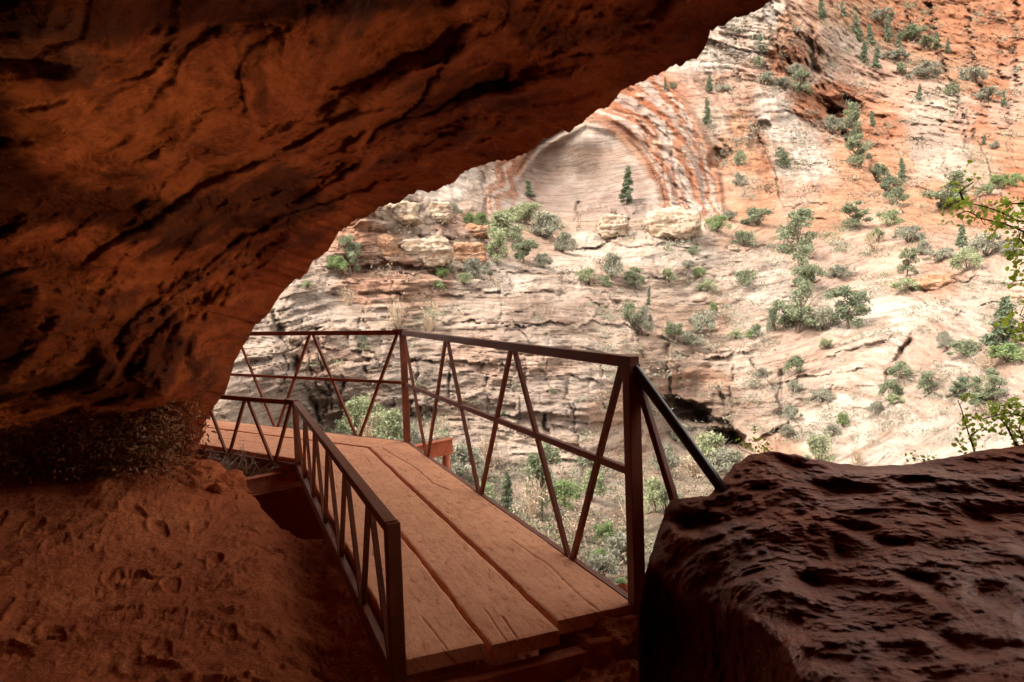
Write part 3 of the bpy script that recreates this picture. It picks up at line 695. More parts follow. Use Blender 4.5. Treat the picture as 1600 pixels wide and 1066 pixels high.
# shallow shells broken off the ceiling
cell = P * .62 + .5 * fbm(P * .7 + 12, 3)[..., None]
pk = fbm(cell + 40, 2)
disp += .16 * sstep(.05, .16, pk) + .12 * sstep(-.12, -.2, pk)
def stair(n, k, e0=.22):
    q_ = n * k; f_ = q_ - np.floor(q_)
    return (np.floor(q_) + sstep(.5 - e0, .5 + e0, f_)) / k
_sh = np.stack([sheet[..., 0] * .45, sheet[..., 1] * .42, P[..., 2] * .25], -1)
wob = fbm(P * 3.1 + 60, 4, .6)
disp -= .36 * stair(fbm(_sh * 1.1 + 5, 4, .5) + .02 * wob, 5.0, .17)
disp -= .20 * stair(fbm(_sh * 2.6 + 25, 4, .5) + .03 * wob, 4.0, .16)
disp -= .10 * stair(fbm(P * 2.4 + 45, 4, .55) + .03 * wob, 4.0, .12)
CFE = [([(0,190),(120,150),(200,90),(260,60),(420,10)],14,.16),([(250,150),(262,70),(330,40),(500,25)],12,.14),([(430,35),(380,80),(366,130),(380,180),(430,205)],9,.14),([(440,92),(460,115),(520,100),(580,15)],8,.10),
 ([(820,95),(760,130),(700,160),(640,188)],12,.16),([(725,25),(712,85),(650,165),(560,232)],10,.34),([(0,300),(120,312),(230,335),(340,325),(450,295),(560,235)],18,.2),
 ([(560,300),(650,262),(800,205),(900,150),(1000,105),(1050,62)],9,.10),([(640,185),(560,245),(500,292),(420,335)],10,.12),([(930,75),(1000,40),(1100,30)],10,.12),([(820,20),(880,50),(930,78),(870,92)],8,.10),
 ([(330,445),(420,385),(480,335),(600,300)],10,.12),([(190,490),(330,455),(400,405)],11,.12),([(250,600),(330,530),(376,480)],10,.12),([(0,510),(100,522),(250,480),(330,430)],12,.14),([(100,560),(200,545),(300,500)],8,.08),
 ([(400,250),(470,215),(560,190)],7,.07),([(80,420),(200,400),(300,360)],10,.10),([(880,130),(930,95),(1000,85)],7,.08)]
wx = px_ + fbm(P * 2.2 + 3, 4, .6) * 26; wy = py_ + fbm(P * 2.2 + 8, 4, .6) * 26
vr = np.clip(.7 + 1.2 * fbm(P * 1.2 + 1, 3), .1, 1.4)
for pts, wd, am in CFE:
    x0, x1 = min(p[0] for p in pts) - 90, max(p[0] for p in pts) + 90; y0, y1 = min(p[1] for p in pts) - 90, max(p[1] for p in pts) + 90
    mk = front & (px_ > x0) & (px_ < x1) & (py_ > y0) & (py_ < y1)
    ds, sd_ = seg_dist(wx[mk], wy[mk], pts); s_ = ds * sd_
    ends = np.minimum(np.hypot(wx[mk] - pts[0][0], wy[mk] - pts[0][1]), np.hypot(wx[mk] - pts[-1][0], wy[mk] - pts[-1][1]))
    disp[mk] += .75 * am * vr[mk] * sstep(0, 40, ends) * np.where(s_ > 0, np.exp(-s_ / (wd * 2.4)), -.12 * np.exp(s_ / (wd * 1.5)))
# the undercut slot at the foot of the wall
lip = [(-400,640),(0,628),(120,618),(230,622),(290,650),(312,690)]
mk = front & (px_ < 330) & (py_ > 560)
ds, sd_ = seg_dist(wx[mk], wy[mk], lip)
disp[mk] += .9 * sstep(0, 45, ds * sd_) * sstep(330, 285, px_[mk])
DD2 = DD + disp * fade * (DD / 5.5)
P = CAM + DIRS * DD2[..., None]
ot = np.array([0, .004, .012, .03, .06, .1, .16, .24, .34, .46, .6])[1:]
og = np.array([0, .03, .10, .25, .45, .7, 1.0, 1.35, 1.7, 2.1, 2.5])[1:]
OT = ot[:, None, None]
OD = (np.sin((1 - OT) * om) * D0 + np.sin(OT * om) * hub) / np.sin(om)
OD = OD + JAGV * np.exp(-OT / .03); OD /= np.linalg.norm(OD, axis=2)[..., None]
OP = CAM + OD * (_rd[None, :, None] * (1 + og[:, None, None]))
OP = OP + fbm(OP * .8, 4)[..., None] * .35 * sstep(0, .1, ot)[:, None, None]
# interior shade painted into the ceiling colour as ragged dark patches
shade_mask = np.zeros(DD.shape)
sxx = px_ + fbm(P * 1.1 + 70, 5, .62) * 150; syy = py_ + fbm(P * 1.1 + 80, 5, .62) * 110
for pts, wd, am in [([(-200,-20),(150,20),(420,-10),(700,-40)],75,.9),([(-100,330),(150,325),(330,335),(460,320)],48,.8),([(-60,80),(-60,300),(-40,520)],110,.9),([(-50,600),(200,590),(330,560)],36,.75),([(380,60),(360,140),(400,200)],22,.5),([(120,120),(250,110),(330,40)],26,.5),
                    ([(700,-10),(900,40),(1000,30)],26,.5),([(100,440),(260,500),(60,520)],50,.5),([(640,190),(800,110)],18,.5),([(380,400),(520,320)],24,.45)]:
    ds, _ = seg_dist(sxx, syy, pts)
    shade_mask = np.maximum(shade_mask, am * sstep(wd * 1.15, wd * .55, ds) * front)
shade_mask = np.maximum(shade_mask, .85 * sstep(-.1, .15, fbm(P * .5 + 33, 4) + .1) * (~front))
shade_tint = 1 - shade_mask[..., None] * np.array([.90, .925, .93])
Vc = np.concatenate([OP[::-1], P], 0); shade_tint = np.concatenate([np.ones(OP.shape), shade_tint], 0)
co = mesh_np('cave_rock', Vc, gridF(Vc.shape[0], Vc.shape[1], True), M['cave'], shade_tint)
tag(co, kind='structure')

# ------------------------------------------------------------------ sandy floor
A1 = np.array([0.51, 3.21, 0.0]); D1 = np.array([-math.sin(R(21.88)), math.cos(R(21.88)), 0]); N1 = np.array([-D1[1], D1[0], 0])
def sw(P):
    v = P[..., :2] - A1[:2]; return v @ D1[:2], v @ N1[:2]
EDGE = [onz(x, y, -.25)[:2] for x, y in [(-500,745),(120,745),(330,772),(403,788),(437,804),(484,815)]]
EDGE += [(A1 + D1 * s + N1 * w_)[:2] for s, w_ in [(3.05,.65),(2.5,.4),(1.6,.35),(.5,.35),(.14,.40),(.05,.1),(-.02,-.1),(-.1,-.25),(-.9,-.9),(-1.5,-3),(-2,-8)]]
GPOLY = [tuple(p) for p in EDGE] + [(12.0, -14.0), (-25.0, -14.0), (-25.0, 4.5)]
def inside(x, y, poly):
    r = np.zeros(x.shape, bool)
    for (x0, y0), (x1, y1) in zip(poly, poly[1:] + poly[:1]):
        c = ((y0 > y) != (y1 > y)) & (x < (x1 - x0) * (y - y0) / ((y1 - y0) + 1e-12) + x0)
        r ^= c
    return r
def ground(P):
    x, y = P[..., 0], P[..., 1]
    s, w_ = sw(P)
    z = -.25 + .055 * fbm(P * .9, 4) + .028 * fbm(P * 4.2, 4, .6) + .010 * fbm(P * 17, 3, .6)
    lf = np.hypot(x, y)
    z = z + .26 * sstep(4.5, 7.2, lf) * sstep(-1.8, -3.2, x)
    hx, hy = onz(330., 775., -.2)[:2]
    rr = np.hypot(x - hx + .5, (y - hy) * .8)
    stepn = fbm(P * 2.0 + 6, 4)
    z = z + .12 * sstep(.7, .1, rr + .35 * stepn) * (1 + .3 * np.tanh(6 * fbm(P * np.array([1.5, 4, 1]) + 2, 3)))
    z = z - .13 * sstep(1.6, 1.2, w_ + .1 * fbm(P * 1.6 + 2, 3)) * sstep(-.25, .5, s)
    z = z + sstep(.75, -.1, w_) * sstep(.3, -.3, s) * (.08 + .12 * fbm(P * 2.4 + 77, 5, .6, True))
    ds, sd_ = seg_dist(x, y, EDGE)
    o = np.where(inside(x, y, GPOLY), -ds, ds)      # positive beyond the edge
    o = o + .10 * fbm(P * 2.2 + 50, 4)
    drop = np.where(o > 0, 3.5 * o, 0)
    b_ = A1 + D1 * 4.55; a2 = R(55)
    w2 = (x - b_[0]) * -math.cos(a2) + (y - b_[1]) * -math.sin(a2)      # across the second stretch
    mw = np.minimum(w_, w2)
    lim = np.where(mw > .05, .03 + .62 * sstep(.62, .85, mw) * sstep(2.2, 3.0, s) + .10 * np.abs(fbm(P * 1.8, 4)), 30)  # berm under the deck, added to keep canyon light out of the pit
    drop = np.minimum(drop, lim) + .06 * sstep(0, .8, o) * fbm(P * 3, 4, .6)
    # boot prints
    return z - drop, o
rr_ = 1.0 * (13.5 / 1.0) ** np.linspace(0, 1, 430)
az = np.concatenate([np.linspace(-180, -42, 50, endpoint=False), np.linspace(-42, 16, 620), np.linspace(16, 180, 50)[1:]])
RRm, AZm = np.meshgrid(rr_, np.radians(az), indexing='ij')
Pg = np.stack([np.sin(AZm) * RRm, np.cos(AZm) * RRm, np.zeros_like(RRm)], -1)
Z, OFF = ground(Pg)
rs = np.random.RandomState(3)
for k in range(260):                  # boot prints and scuffs trodden into the dust
    a = R(rs.uniform(-42, 8)); r0 = rs.uniform(1.9, 6.5)
    cx, cyy = math.sin(a) * r0, math.cos(a) * r0
    sc0, wc0 = sw(np.array([cx, cyy, 0]))
    if wc0 < 1.25 and sc0 > -.15: continue
    th = rs.uniform(0, math.pi); L_, W_ = rs.uniform(.12, .16), rs.uniform(.045, .06)
    mk = (np.abs(Pg[..., 0] - cx) < .3) & (np.abs(Pg[..., 1] - cyy) < .3)
    if not mk.any(): continue
    u = (Pg[..., 0][mk] - cx) * math.cos(th) + (Pg[..., 1][mk] - cyy) * math.sin(th)
    v = -(Pg[..., 0][mk] - cx) * math.sin(th) + (Pg[..., 1][mk] - cyy) * math.cos(th)
    g = np.sqrt((u / L_) ** 2 + (v / (W_ * (1 + .25 * np.sin(u / L_ * 2)))) ** 2)
    amp = rs.uniform(.004, .017)
    tread = .12 * np.sin(u * 2 * math.pi / .022) * (rs.rand() < .5)
    Z[mk] += amp * (-(1 + tread) * sstep(1.05, .85, g) + .7 * np.exp(-((g - 1.18) / .16) ** 2) * (u > -.1))
for k in range(900):                  # clods
    a = R(rs.uniform(-42, 10)); r0 = rs.uniform(1.8, 7) 
    cx, cyy = math.sin(a) * r0, math.cos(a) * r0; q = rs.uniform(.008, .03)
    mk = (np.abs(Pg[..., 0] - cx) < .08) & (np.abs(Pg[..., 1] - cyy) < .08)
    g = np.hypot(Pg[..., 0][mk] - cx, (Pg[..., 1][mk] - cyy) * rs.uniform(.7, 1.4))
    Z[mk] += .6 * q * sstep(q, q * .3, g)
Pg[..., 2] = Z
go = mesh_np('sandy_ground', np.concatenate([np.zeros((1, len(az), 3)) + np.array([0, 0, -.25]), Pg]), gridF(len(rr_) + 1, len(az)), M['sand'])
tag(go, kind='structure')

# ------------------------------------------------------------------ the big boulder on the right
BR_ = [(997,1066),(997,955),(1007,900),(1015,869),(1030,827),(1042,792),(1050,780),(1108,774),(1127,753),(1145,730),(1174,710),(1205,705),(1244,710),(1267,718),(1309,724),(1348,729),(1406,726),(1464,718),(1523,706),(1600,695),
 (1750,682),(1950,700),(2100,850),(2150,1100),(2000,1500),(1500,1700),(1100,1500),(1000,1250)]
BD_ = [(997,1066,2.75),(997,955,2.8),(1030,827,2.92),(1050,780,3.0),(1127,753,3.05),(1205,705,3.2),(1350,729,3.15),(1600,695,3.3),(1950,700,3.0),(2150,1100,1.8),(1500,1700,.9),(1100,1500,1.6),(1000,1250,2.3),
 (1060,860,2.75),(1060,905,2.62),(1120,930,2.4),(1180,960,2.12),(1260,1066,1.78),(1100,1020,2.5),(1150,1066,2.25),(1040,1000,2.72),(1200,1066,2.05),(1200,800,2.75),(1400,800,2.62),(1400,900,2.22),(1400,1000,1.88),(1600,800,2.6),(1600,950,1.95),(1600,1060,1.6),(1300,950,2.1),(1850,900,2.1),(1500,1300,1.2)]
bl = []
pts = BR_ + [BR_[0]]
for (x0, y0), (x1, y1) in zip(pts[:-1], pts[1:]):
    inn = min(x0, x1) < 1610 and min(y0, y1) < 1070
    n = max(2, int(math.hypot(x1 - x0, y1 - y0) / (2.4 if inn else 14)))
    bl += [(x0 + (x1 - x0) * k / n, y0 + (y1 - y0) * k / n) for k in range(n)]
bl = np.array(bl)
for _ in range(2): bl = (np.roll(bl, 1, 0) + bl * 2 + np.roll(bl, -1, 0)) / 4
bl = bl + (fbm(np.stack([bl[:, 0] * .03, bl[:, 1] * .03, bl[:, 0] * 0], -1), 4, .6) * 4)[:, None] * np.array([.6, 1])
HUBB = np.array([1380., 960.])
_b = RBF([(x / 400, y / 400) for x, y, d in BD_], [math.log(d) for x, y, d in BD_], 1e-4)
tb = np.linspace(0, 1, 330)[:, None]
BX = bl[None, :, 0] * (1 - tb) + HUBB[0] * tb; BY = bl[None, :, 1] * (1 - tb) + HUBB[1] * tb
bd = np.exp(_b(np.stack([BX / 400, BY / 400], -1)))
Pb = at(BX, BY, bd)
fb = sstep(0, .06, tb)
e = np.zeros_like(bd)
e -= .12 * fbm(Pb * np.array([1.6, 2.2, 1.6]), 3) + .05 * fbm(Pb * np.array([3.6, 4, 4]) + 3, 5, .55) + .008 * fbm(Pb * 15, 4, .6)
bxw = BX + fbm(Pb * 4 + 3, 4) * 22; byw = BY + fbm(Pb * 4 + 9, 4) * 16
edge = [(1020,860),(1045,905),(1100,935),(1135,955),(1185,975),(1225,1010),(1270,1080),(1290,1250)]
ds, sd_ = seg_dist(bxw, byw, edge); s_ = ds * sd_
e += sstep(0, 40, s_) * (.10 * fbm(Pb * np.array([3, 3, 2.4]) + 14, 4, .6) + .04 * fbm(Pb * 9 + 3, 4, .6))
e += .16 * sstep(0, 40, s_) - .03 * np.exp(-(s_ / 14) ** 2)
rs = np.random.RandomState(11)
pits = [(1085,818,50,19,.02,.15),(1262,905,44,24,.3,.13),(1180,765,28,8,0,.06),(1245,805,20,9,.1,.06),(1330,762,55,11,.05,.07),(1430,750,30,12,.1,.07),(1345,825,40,12,.05,.06),(1395,845,35,12,.1,.07),(1480,825,26,10,.2,.07),
        (1275,835,12,10,0,.05),(1530,820,50,18,.5,.06),(1420,905,30,16,.4,.07),(1460,925,40,18,.4,.08),(1320,870,22,9,0,.05),(1560,930,45,20,.3,.08),(1180,895,60,9,-.35,.05),(1500,1000,60,22,.2,.08),(1240,725,50,14,.3,.03)]
for k in range(130):
    x, y = rs.uniform(1050, 1640), rs.uniform(738, 1085)
    sc0 = .5 + (y - 740) / 280
    q = rs.uniform(0, 1) ** 3
    a_ = (5 + 26 * q) * sc0
    pits.append((x, y, a_, a_ * rs.uniform(.45, .9), rs.uniform(-.5, .8), (.006 + .030 * q) * rs.uniform(.6, 1.2)))
wpit = fbm(Pb * 9, 4, .6)
e -= .045 * np.tanh(2.2 * fbm(Pb * np.array([4.5, 6, 4.5]) + 14, 4, .6)) + .018 * np.abs(fbm(Pb * 9 + 4, 5, .62)) * 2 + .010 * fbm(Pb * 30, 4, .65)
for cx, cyy, rx, ry, rot, am in pits:
    mk = (np.abs(bxw - cx) < rx * 2) & (np.abs(byw - cyy) < rx * 2)
    if not mk.any(): continue
    ca, sa = math.cos(rot), math.sin(rot); X_, Y_ = bxw[mk] - cx, byw[mk] - cyy
    u, v = (X_ * ca + Y_ * sa) / rx, (-X_ * sa + Y_ * ca) / ry
    g = np.sqrt(u * u + v * v)
    g = g + .35 * wpit[mk]
    e[mk] += am * (sstep(1.2, .05, g) - .12 * np.exp(-((g - 1.3) / .3) ** 2) * (v > 0))
Pb = at(BX, BY, bd + e * fb * (bd / 2.5))
bt = np.array([.003, .02, .06, .12, .2, .35, .6, .99])[:, None]; bgw = np.array([.02, .07, .15, .25, .34, .42, .48, .5])[:, None]
bdr = bd[:1]
Pk = at(bl[None, :, 0] * (1 - bt) + HUBB[0] * bt, bl[None, :, 1] * (1 - bt) + HUBB[1] * bt, bdr * (1 - .6 * bt) + (2.9 * .6 * bt) + bgw * 2.2)
Vb = np.concatenate([Pk[::-1], Pb], 0)
bo = mesh_np('boulder', Vb, gridF(Vb.shape[0], Vb.shape[1], True), M['boulder'])
tag(bo, 'huge dark red boulder with a pitted, worn top beside the end of the walkway', 'boulder')

def rock_mesh(name, c, r, mat, seed, flat=.0, n=48, strata=0, sub=None):
    """one broken block: a rounded box pushed about by noise, with bedding grooves"""
    u = np.linspace(0, math.pi, n); v = np.linspace(0, 2 * math.pi, 2 * n, endpoint=False)
    U_, V_ = np.meshgrid(u, v, indexing='ij')
    d = np.stack([np.sin(U_) * np.cos(V_), np.sin(U_) * np.sin(V_), np.cos(U_)], -1)
    k = (np.abs(d) ** 5).sum(-1) ** (-1 / 5)
    q = d * (k * .8 + .2)[..., None]
    p = q * np.array(r)
    sc0 = 1.0 / max(r)
    p = p + d * (.38 * max(r) * fbm(p * sc0 * 1.3 + seed * 7.7, 3) + .12 * max(r) * fbm(p * sc0 * 4 + seed, 4, .6, True))[..., None]
    if strata:
        zz = noise1(p[..., 2] * strata + .6 * fbm(p * sc0 * 2 + seed, 2), seed)
        p = p + d * np.array([1, 1, .2]) * (np.tanh(3 * zz) * .09 * max(r))[..., None]
    o = mesh_np(name, p, gridF(n, 2 * n, True), mat); o.location = c
    return o
_o = rock_mesh('rock', onz(975., 1010., -.22), (.30, .26, .17), M['sand'], 3); tag(_o, 'dusty red rock wedged between the walkway end and the boulder', 'rock')
_o = rock_mesh('rock', onz(990., 958., -.16), (.10, .12, .10), M['sand'], 5); tag(_o, 'small round stone at the foot of the tall end post', 'rock')
_o = rock_mesh('rock', onz(905., 1030., -.24), (.17, .13, .09), M['sand'], 8); tag(_o, 'low dust-covered rock below the middle of the walkway end', 'rock')
_o = rock_mesh('rock', onz(262., 758., -.08), (.42, .22, .16), M['sand'], 12, strata=9); tag(_o, 'layered red rock step at the foot of the cave wall', 'rock')
_o = rock_mesh('rock', onz(318., 768., -.15), (.30, .20, .13), M['sand'], 14, strata=11); tag(_o, 'flaky red rock by the dry bush and the support beam', 'rock')

# ------------------------------------------------------------------ the walkway
bridge = tag(empty('footbridge', tuple(A1)), 'narrow footbridge of dusty red planks with steel truss railings, bending left along the cliff', 'footbridge')
def par(o, p):
    o.parent = p
    o.matrix_parent_inverse = Matrix.Translation(-Vector(A1)) if p is bridge else Matrix.Identity(4)
    return o
SEG2A = R(55)
D2 = np.array([-math.sin(SEG2A), math.cos(SEG2A), 0]); N2 = np.array([-D2[1], D2[0], 0])
L1 = 4.55
B1 = A1 + D1 * L1                                   # outer corner
WID = 1.09
_dd = (SEG2A - R(21.88)) / 2
MIT = math.tan(_dd)                                  # miter: s at width w is L1 - MIT * w
Z3 = np.array([0, 0, 1.0])
def plank(base, dv, nv, s0, s1, w0, w1, z, th, seed, mit0=0.0, mit1=0.0, cracks=()):
    ns, nw = int((s1 - s0) / .014), 66
    sg = np.linspace(0, 1, ns); wg = np.linspace(0, 1, nw)
    Sg, Wg = np.meshgrid(sg, wg, indexing='ij')
    Wv = w0 + (w1 - w0) * Wg
    a = s0 - mit0 * Wv; b = s1 - mit1 * Wv
    Sv = a + (b - a) * Sg
    sgn = np.stack([Sv * 1.3, np.full_like(Sv, seed * 3.1), np.zeros_like(Sv)], -1)
    ed = fbm(sgn * np.array([2, 1, 1]), 4, .6) * .010
    Wv = Wv + ed * (1 - sstep(0, .04, Wg)) - fbm(sgn * np.array([2, 1, 1]) + 9, 4, .6) * .010 * sstep(.96, 1, Wg)
    zt = z + .006 * fbm(np.stack([Sv * .8, Wv * 3, Sv * 0 + seed], -1), 3) + .0022 * fbm(np.stack([Sv * 9, Wv * 22, Sv * 0 + seed], -1), 4, .6)
    e_ = np.minimum(Wg, 1 - Wg) * (w1 - w0); f_ = np.minimum(Sv - a, b - Sv)
    rough = .7 + .8 * perlin(np.stack([Sv * 6, Wg * 0 + seed, Sv * 0], -1))
    zt = zt - .006 * np.clip(rough, .1, 2) * np.exp(-e_ / .004) - .004 * np.exp(-f_ / .004)
    for pts, wd, dp in cracks:
        ds, _ = seg_dist(Sv, Wv + .012 * fbm(np.stack([Sv * 3, Wv * 3, Sv * 0 + 4], -1), 3), pts)
        zt = zt - dp * np.exp(-(ds / wd) ** 2)
    top = base + dv * Sv[..., None] + nv * Wv[..., None] + Z3 * zt[..., None]
    bot = top.copy(); bot[..., 2] = z - th
    V = np.concatenate([top.reshape(-1, 3), bot.reshape(-1, 3)]) ; N = ns * nw
    Ft = gridF(ns, nw); Fb = Ft[:, ::-1] + N
    def strip(idx):
        i0, i1 = idx[:-1], idx[1:]; return np.stack([i0, i0 + N, i1 + N, i1], -1)
    I = np.arange(N).reshape(ns, nw)
    Fs = np.concatenate([strip(I[:, 0]), strip(I[::-1, -1]), strip(I[0, ::-1]), strip(I[-1])])
    # split the side walls from the top for crisp ends
    Vs = V.copy(); Fs2 = Fs + 2 * N
    V = np.concatenate([V, Vs]); FF = np.concatenate([Ft, Fb, Fs2])
    o = mesh_np('plank', V - A1, FF, M['wood'])
    uvl = o.data.uv_layers.new(name='UVMap')
    su = np.concatenate([Sv.ravel(), Sv.ravel()] * 2) + seed * 5.3; wu = np.concatenate([Wv.ravel(), Wv.ravel() + .05] * 2) + seed * 2.7
    li = np.empty(len(o.data.loops), np.int32); o.data.loops.foreach_get('vertex_index', li)
    uv = np.stack([su[li], wu[li]], -1).astype(np.float32); uvl.data.foreach_set('uv', uv.ravel())
    o.parent = bridge
    return o
PW = [(-.02, .375), (.405, .715), (.745, 1.075)]
CR = [[([(4.4,.27),(3.9,.245),(3.3,.19),(2.7,.20),(2.4,.15)],.006,.009),([(.02,.16),(.16,.17),(.6,.13),(1.1,.16)],.004,.006),([(-.05,.165),(.12,.172)],.0028,.009)],
      [([(-.1,.60),(.14,.585)],.0028,.009),([(-.1,.65),(.25,.63)],.0025,.006),([(4.1,.5),(3.6,.53)],.004,.006)],
      [([(3.9,.95),(2.9,.93)],.004,.006),([(-.05,.9),(.3,.92)],.003,.005)]]
for i, (w0, w1) in enumerate(PW):
    plank(A1, D1, N1, (0.0, -.075, -.055)[i], L1, w0, w1, (0, -.004, .003)[i], .068, i + 1, 0, MIT, CR[i])
for i, (w0, w1) in enumerate([(-.02, .36), (.385, .73), (.755, 1.10)]):
    # second stretch: distances run from the outer corner, mitred against the first
    plank(B1, D2, N2, .012, 5.0, w0, w1, (.002, -.003, .004)[i], .068, i + 7, -MIT, 0, [([(1.5, w0 + .1), (2.9, w0 + .13)], .004, .006)])
PZ = Vector(A1)
def LP(p): return Vector(p) - PZ
def truss(base, dv, nv, w_, L, H0, H1, tops, bots, zb, bw, rail_w, rail_h, mid=None, s_start=0.0, flip=False, label=None, ends=(True, True)):
    """railing in one plane: the top rail is the part, everything on it a sub-part"""
    Hs = lambda s: H0 + (H1 - H0) * (s - s_start) / (L - s_start)
    pt = lambda s, z: LP(base + dv * s + nv * w_ + Z3 * z)
    nvv = Vector(nv); r = MB()
    r.bar(pt(s_start - .03, Hs(s_start) - rail_h / 2), pt(L + .02, Hs(L) - rail_h / 2), rail_w, rail_h, side=nvv)
    ro = r.build('railing', M['steel'], bridge, bevel=.003)
    if label: ro['label'] = label
    r = MB(); r.bar(pt(s_start, zb), pt(L, zb), bw, bw, side=nvv)
    # the upright leg of the angle iron
    r.bar(pt(s_start, zb - bw * .75) + nvv * (bw * .5 * (1 if flip else -1)), pt(L, zb - bw * .75) + nvv * (bw * .5 * (1 if flip else -1)), .007, bw * 2.2, side=nvv)
    r.build('bottom_rail', M['steel'], ro, bevel=.002)
    if mid:
        r = MB(); r.bar(pt(s_start, mid), pt(L, mid), bw * .8, bw, side=nvv); r.build('mid_rail', M['steel'], ro, bevel=.002)
    zz = []
    allp = sorted([(s, 1) for s in tops] + [(s, 0) for s in bots])
    for (sa, ta), (sb, tb_) in zip(allp[:-1], allp[1:]):
        off = .018 * (1 if ta else -1)
        za = Hs(sa) - rail_h * .6 if ta else zb; zc = Hs(sb) - rail_h * .6 if tb_ else zb
        k = .022
        r = MB(); r.bar(pt(sa + k, za), pt(sb - k, zc), bw * .55, bw * .84, side=nvv)
        # second flange of the angle
        r.bar(pt(sa + k, za) + nvv * bw * .34, pt(sb - k, zc) + nvv * bw * .34, .006, bw * .95, side=nvv)
        r.build('brace', M['steel'], ro, bevel=.002)
    return ro, pt, Hs
def post(ro, p, w_, z0, z1, dv, mat='steel', lean=(0, 0, 0)):
    r = MB(); a = LP(p + Z3 * z0); b = LP(p + Z3 * z1) + Vector(lean)
    r.bar(a, b, w_, w_, up=Vector(dv)); return r.build('post', M[mat], ro, bevel=.004)
# tall railing on the canyon side, first stretch
ro, pt, Hs = truss(A1, D1, N1, -.035, L1, 1.155, 1.19, [0.04, 1.44, 2.93, L1 - .04], [.68, 2.20, 3.73], -.015, .036, .05, .052, mid=.615, label='tall truss railing on the canyon side of the near stretch')
post(ro, A1 - N1 * .035, .062, -.30, 1.12, D1)
post(ro, B1 - N1 * .035, .065, -.14, 1.19, D1)
r = MB(); c = LP(B1 - N1 * .035 + Z3 * 1.197); r.bar(c - Vector(D1) * .10, c + Vector(D2) * .12, .055, .01); r.build('joint_plate', M['steel'], ro)
# second stretch
ro2, pt2, Hs2 = truss(B1, D2, N2, -.03, 4.4, 1.19, 1.19, [.03, 1.45, 2.95, 4.36], [.73, 2.2, 3.7], -.015, .034, .05, .05, mid=.63, s_start=.03, label='tall truss railing on the canyon side of the far stretch')
# low railing on the cave side, first stretch: from the near end to the inner corner
IC = L1 - MIT * (WID + .02) - .02
ro3, pt3, _ = truss(A1, D1, N1, WID + .025, IC, .575, .575, [.37, 1.07, 1.80, 2.53, 3.27, IC - .02], [.02, .70, 1.43, 2.16, 2.90, 3.60], -.055, .034, .052, .045, s_start=-.04, flip=True, label='low truss railing beside the sandy floor')
post(ro3, A1 - D1 * .058 + N1 * (WID + .02), .058, -.13, .569, D1)
# low railing, second stretch
C2 = A1 + D1 * IC + N1 * (WID + .025)
ro4, pt4, _ = truss(C2 - N2 * 0, D2, N2, 0.0, 3.9, .575, .575, [0.03, .77, 1.52, 2.27, 3.0, 3.8], [.37, 1.14, 1.9, 2.64, 3.4], -.055, .034, .05, .045, s_start=.0, flip=True, label='low truss railing of the far stretch, half hidden by the rock')
post(ro4, C2, .055, -.2, .545, D1)
r = MB(); c = LP(C2 + Z3 * .582); r.bar(c + Vector(D2) * .12 - Vector(D1) * .0, c - Vector(D1) * .08, .058, .010); r.build('joint_plate', M['steel'], ro4)
# edge channels carrying the boards
def beam(a, b, h, w_, name='edge_beam', mat='beam', web=.012):
    r = MB(); a, b = LP(a), LP(b); sd_ = (b - a).normalized().cross(Vector((0, 0, 1)))
    up = Vector((0, 0, 1))
    r.bar(a, b, web, h)
    for q in (-1, 1): r.bar(a + up * (q * (h / 2 - .005)) , b + up * (q * (h / 2 - .005)), w_, .011)
    return r.build(name, M[mat], bridge, bevel=.002)
beam(A1 + N1 * .0 + D1 * .05 - Z3 * .135, B1 - Z3 * .135, .12, .06)
beam(A1 + N1 * 1.06 + D1 * .05 - Z3 * .145, A1 + N1 * 1.06 + D1 * IC - Z3 * .145, .12, .06)
beam(B1 + N2 * .0 - Z3 * .14, B1 + N2 * .0 + D2 * 4.6 - Z3 * .14, .13, .06)
beam(C2 - N2 * .02 + D2 * .03 - Z3 * .155, C2 - N2 * .02 + D2 * 4.2 - Z3 * .155, .15, .06)
# cross beam at the near end, half buried
r = MB(); a = LP(A1 - D1 * .06 + N1 * 1.75 - Z3 * .20); b = LP(A1 - D1 * .045 - N1 * .06 - Z3 * .172)
r.bar(a, b, .075, .10); r.build('cross_beam', M['beam'], bridge, bevel=.006)
# long cross beam under the bend: from the sand on the left to a stub over the canyon
pa = onz(335., 772., -.24); pb = onz(707., 696., -.17)
beam(pa, pb, .17, .10, 'cross_beam')
pq = pa + (pb - pa) * .965
r = MB(); r.tube([LP(pq - Z3 * .085), LP(pq - Z3 * 3.2)], .045, 20); r.build('support_post', M['beam'], bridge, smooth=True)
# the steep black handrail dropping behind the boulder and its strut
hp = A1 - N1 * .035 + Z3 * 1.12
h_end = at(1147., 790., 2.98)
h = tag(empty('handrail', tuple(hp)), 'steep black pipe handrail running down from the tall end post behind the boulder', 'handrail')
r = MB(); v = Vector(h_end - hp); up0 = Vector((0, 0, .0))
r.tube([Vector((0, 0, .015)), v * .02, v * .5, v], .024, 14); r.build('pipe', M['black'], h, smooth=True)
r = MB(); s_end = Vector(at(1068., 830., 3.08) - hp)
r.bar(Vector((.02, 0, -.04)), s_end, .034, .03); r.build('strut', M['steel'], h, bevel=.004)

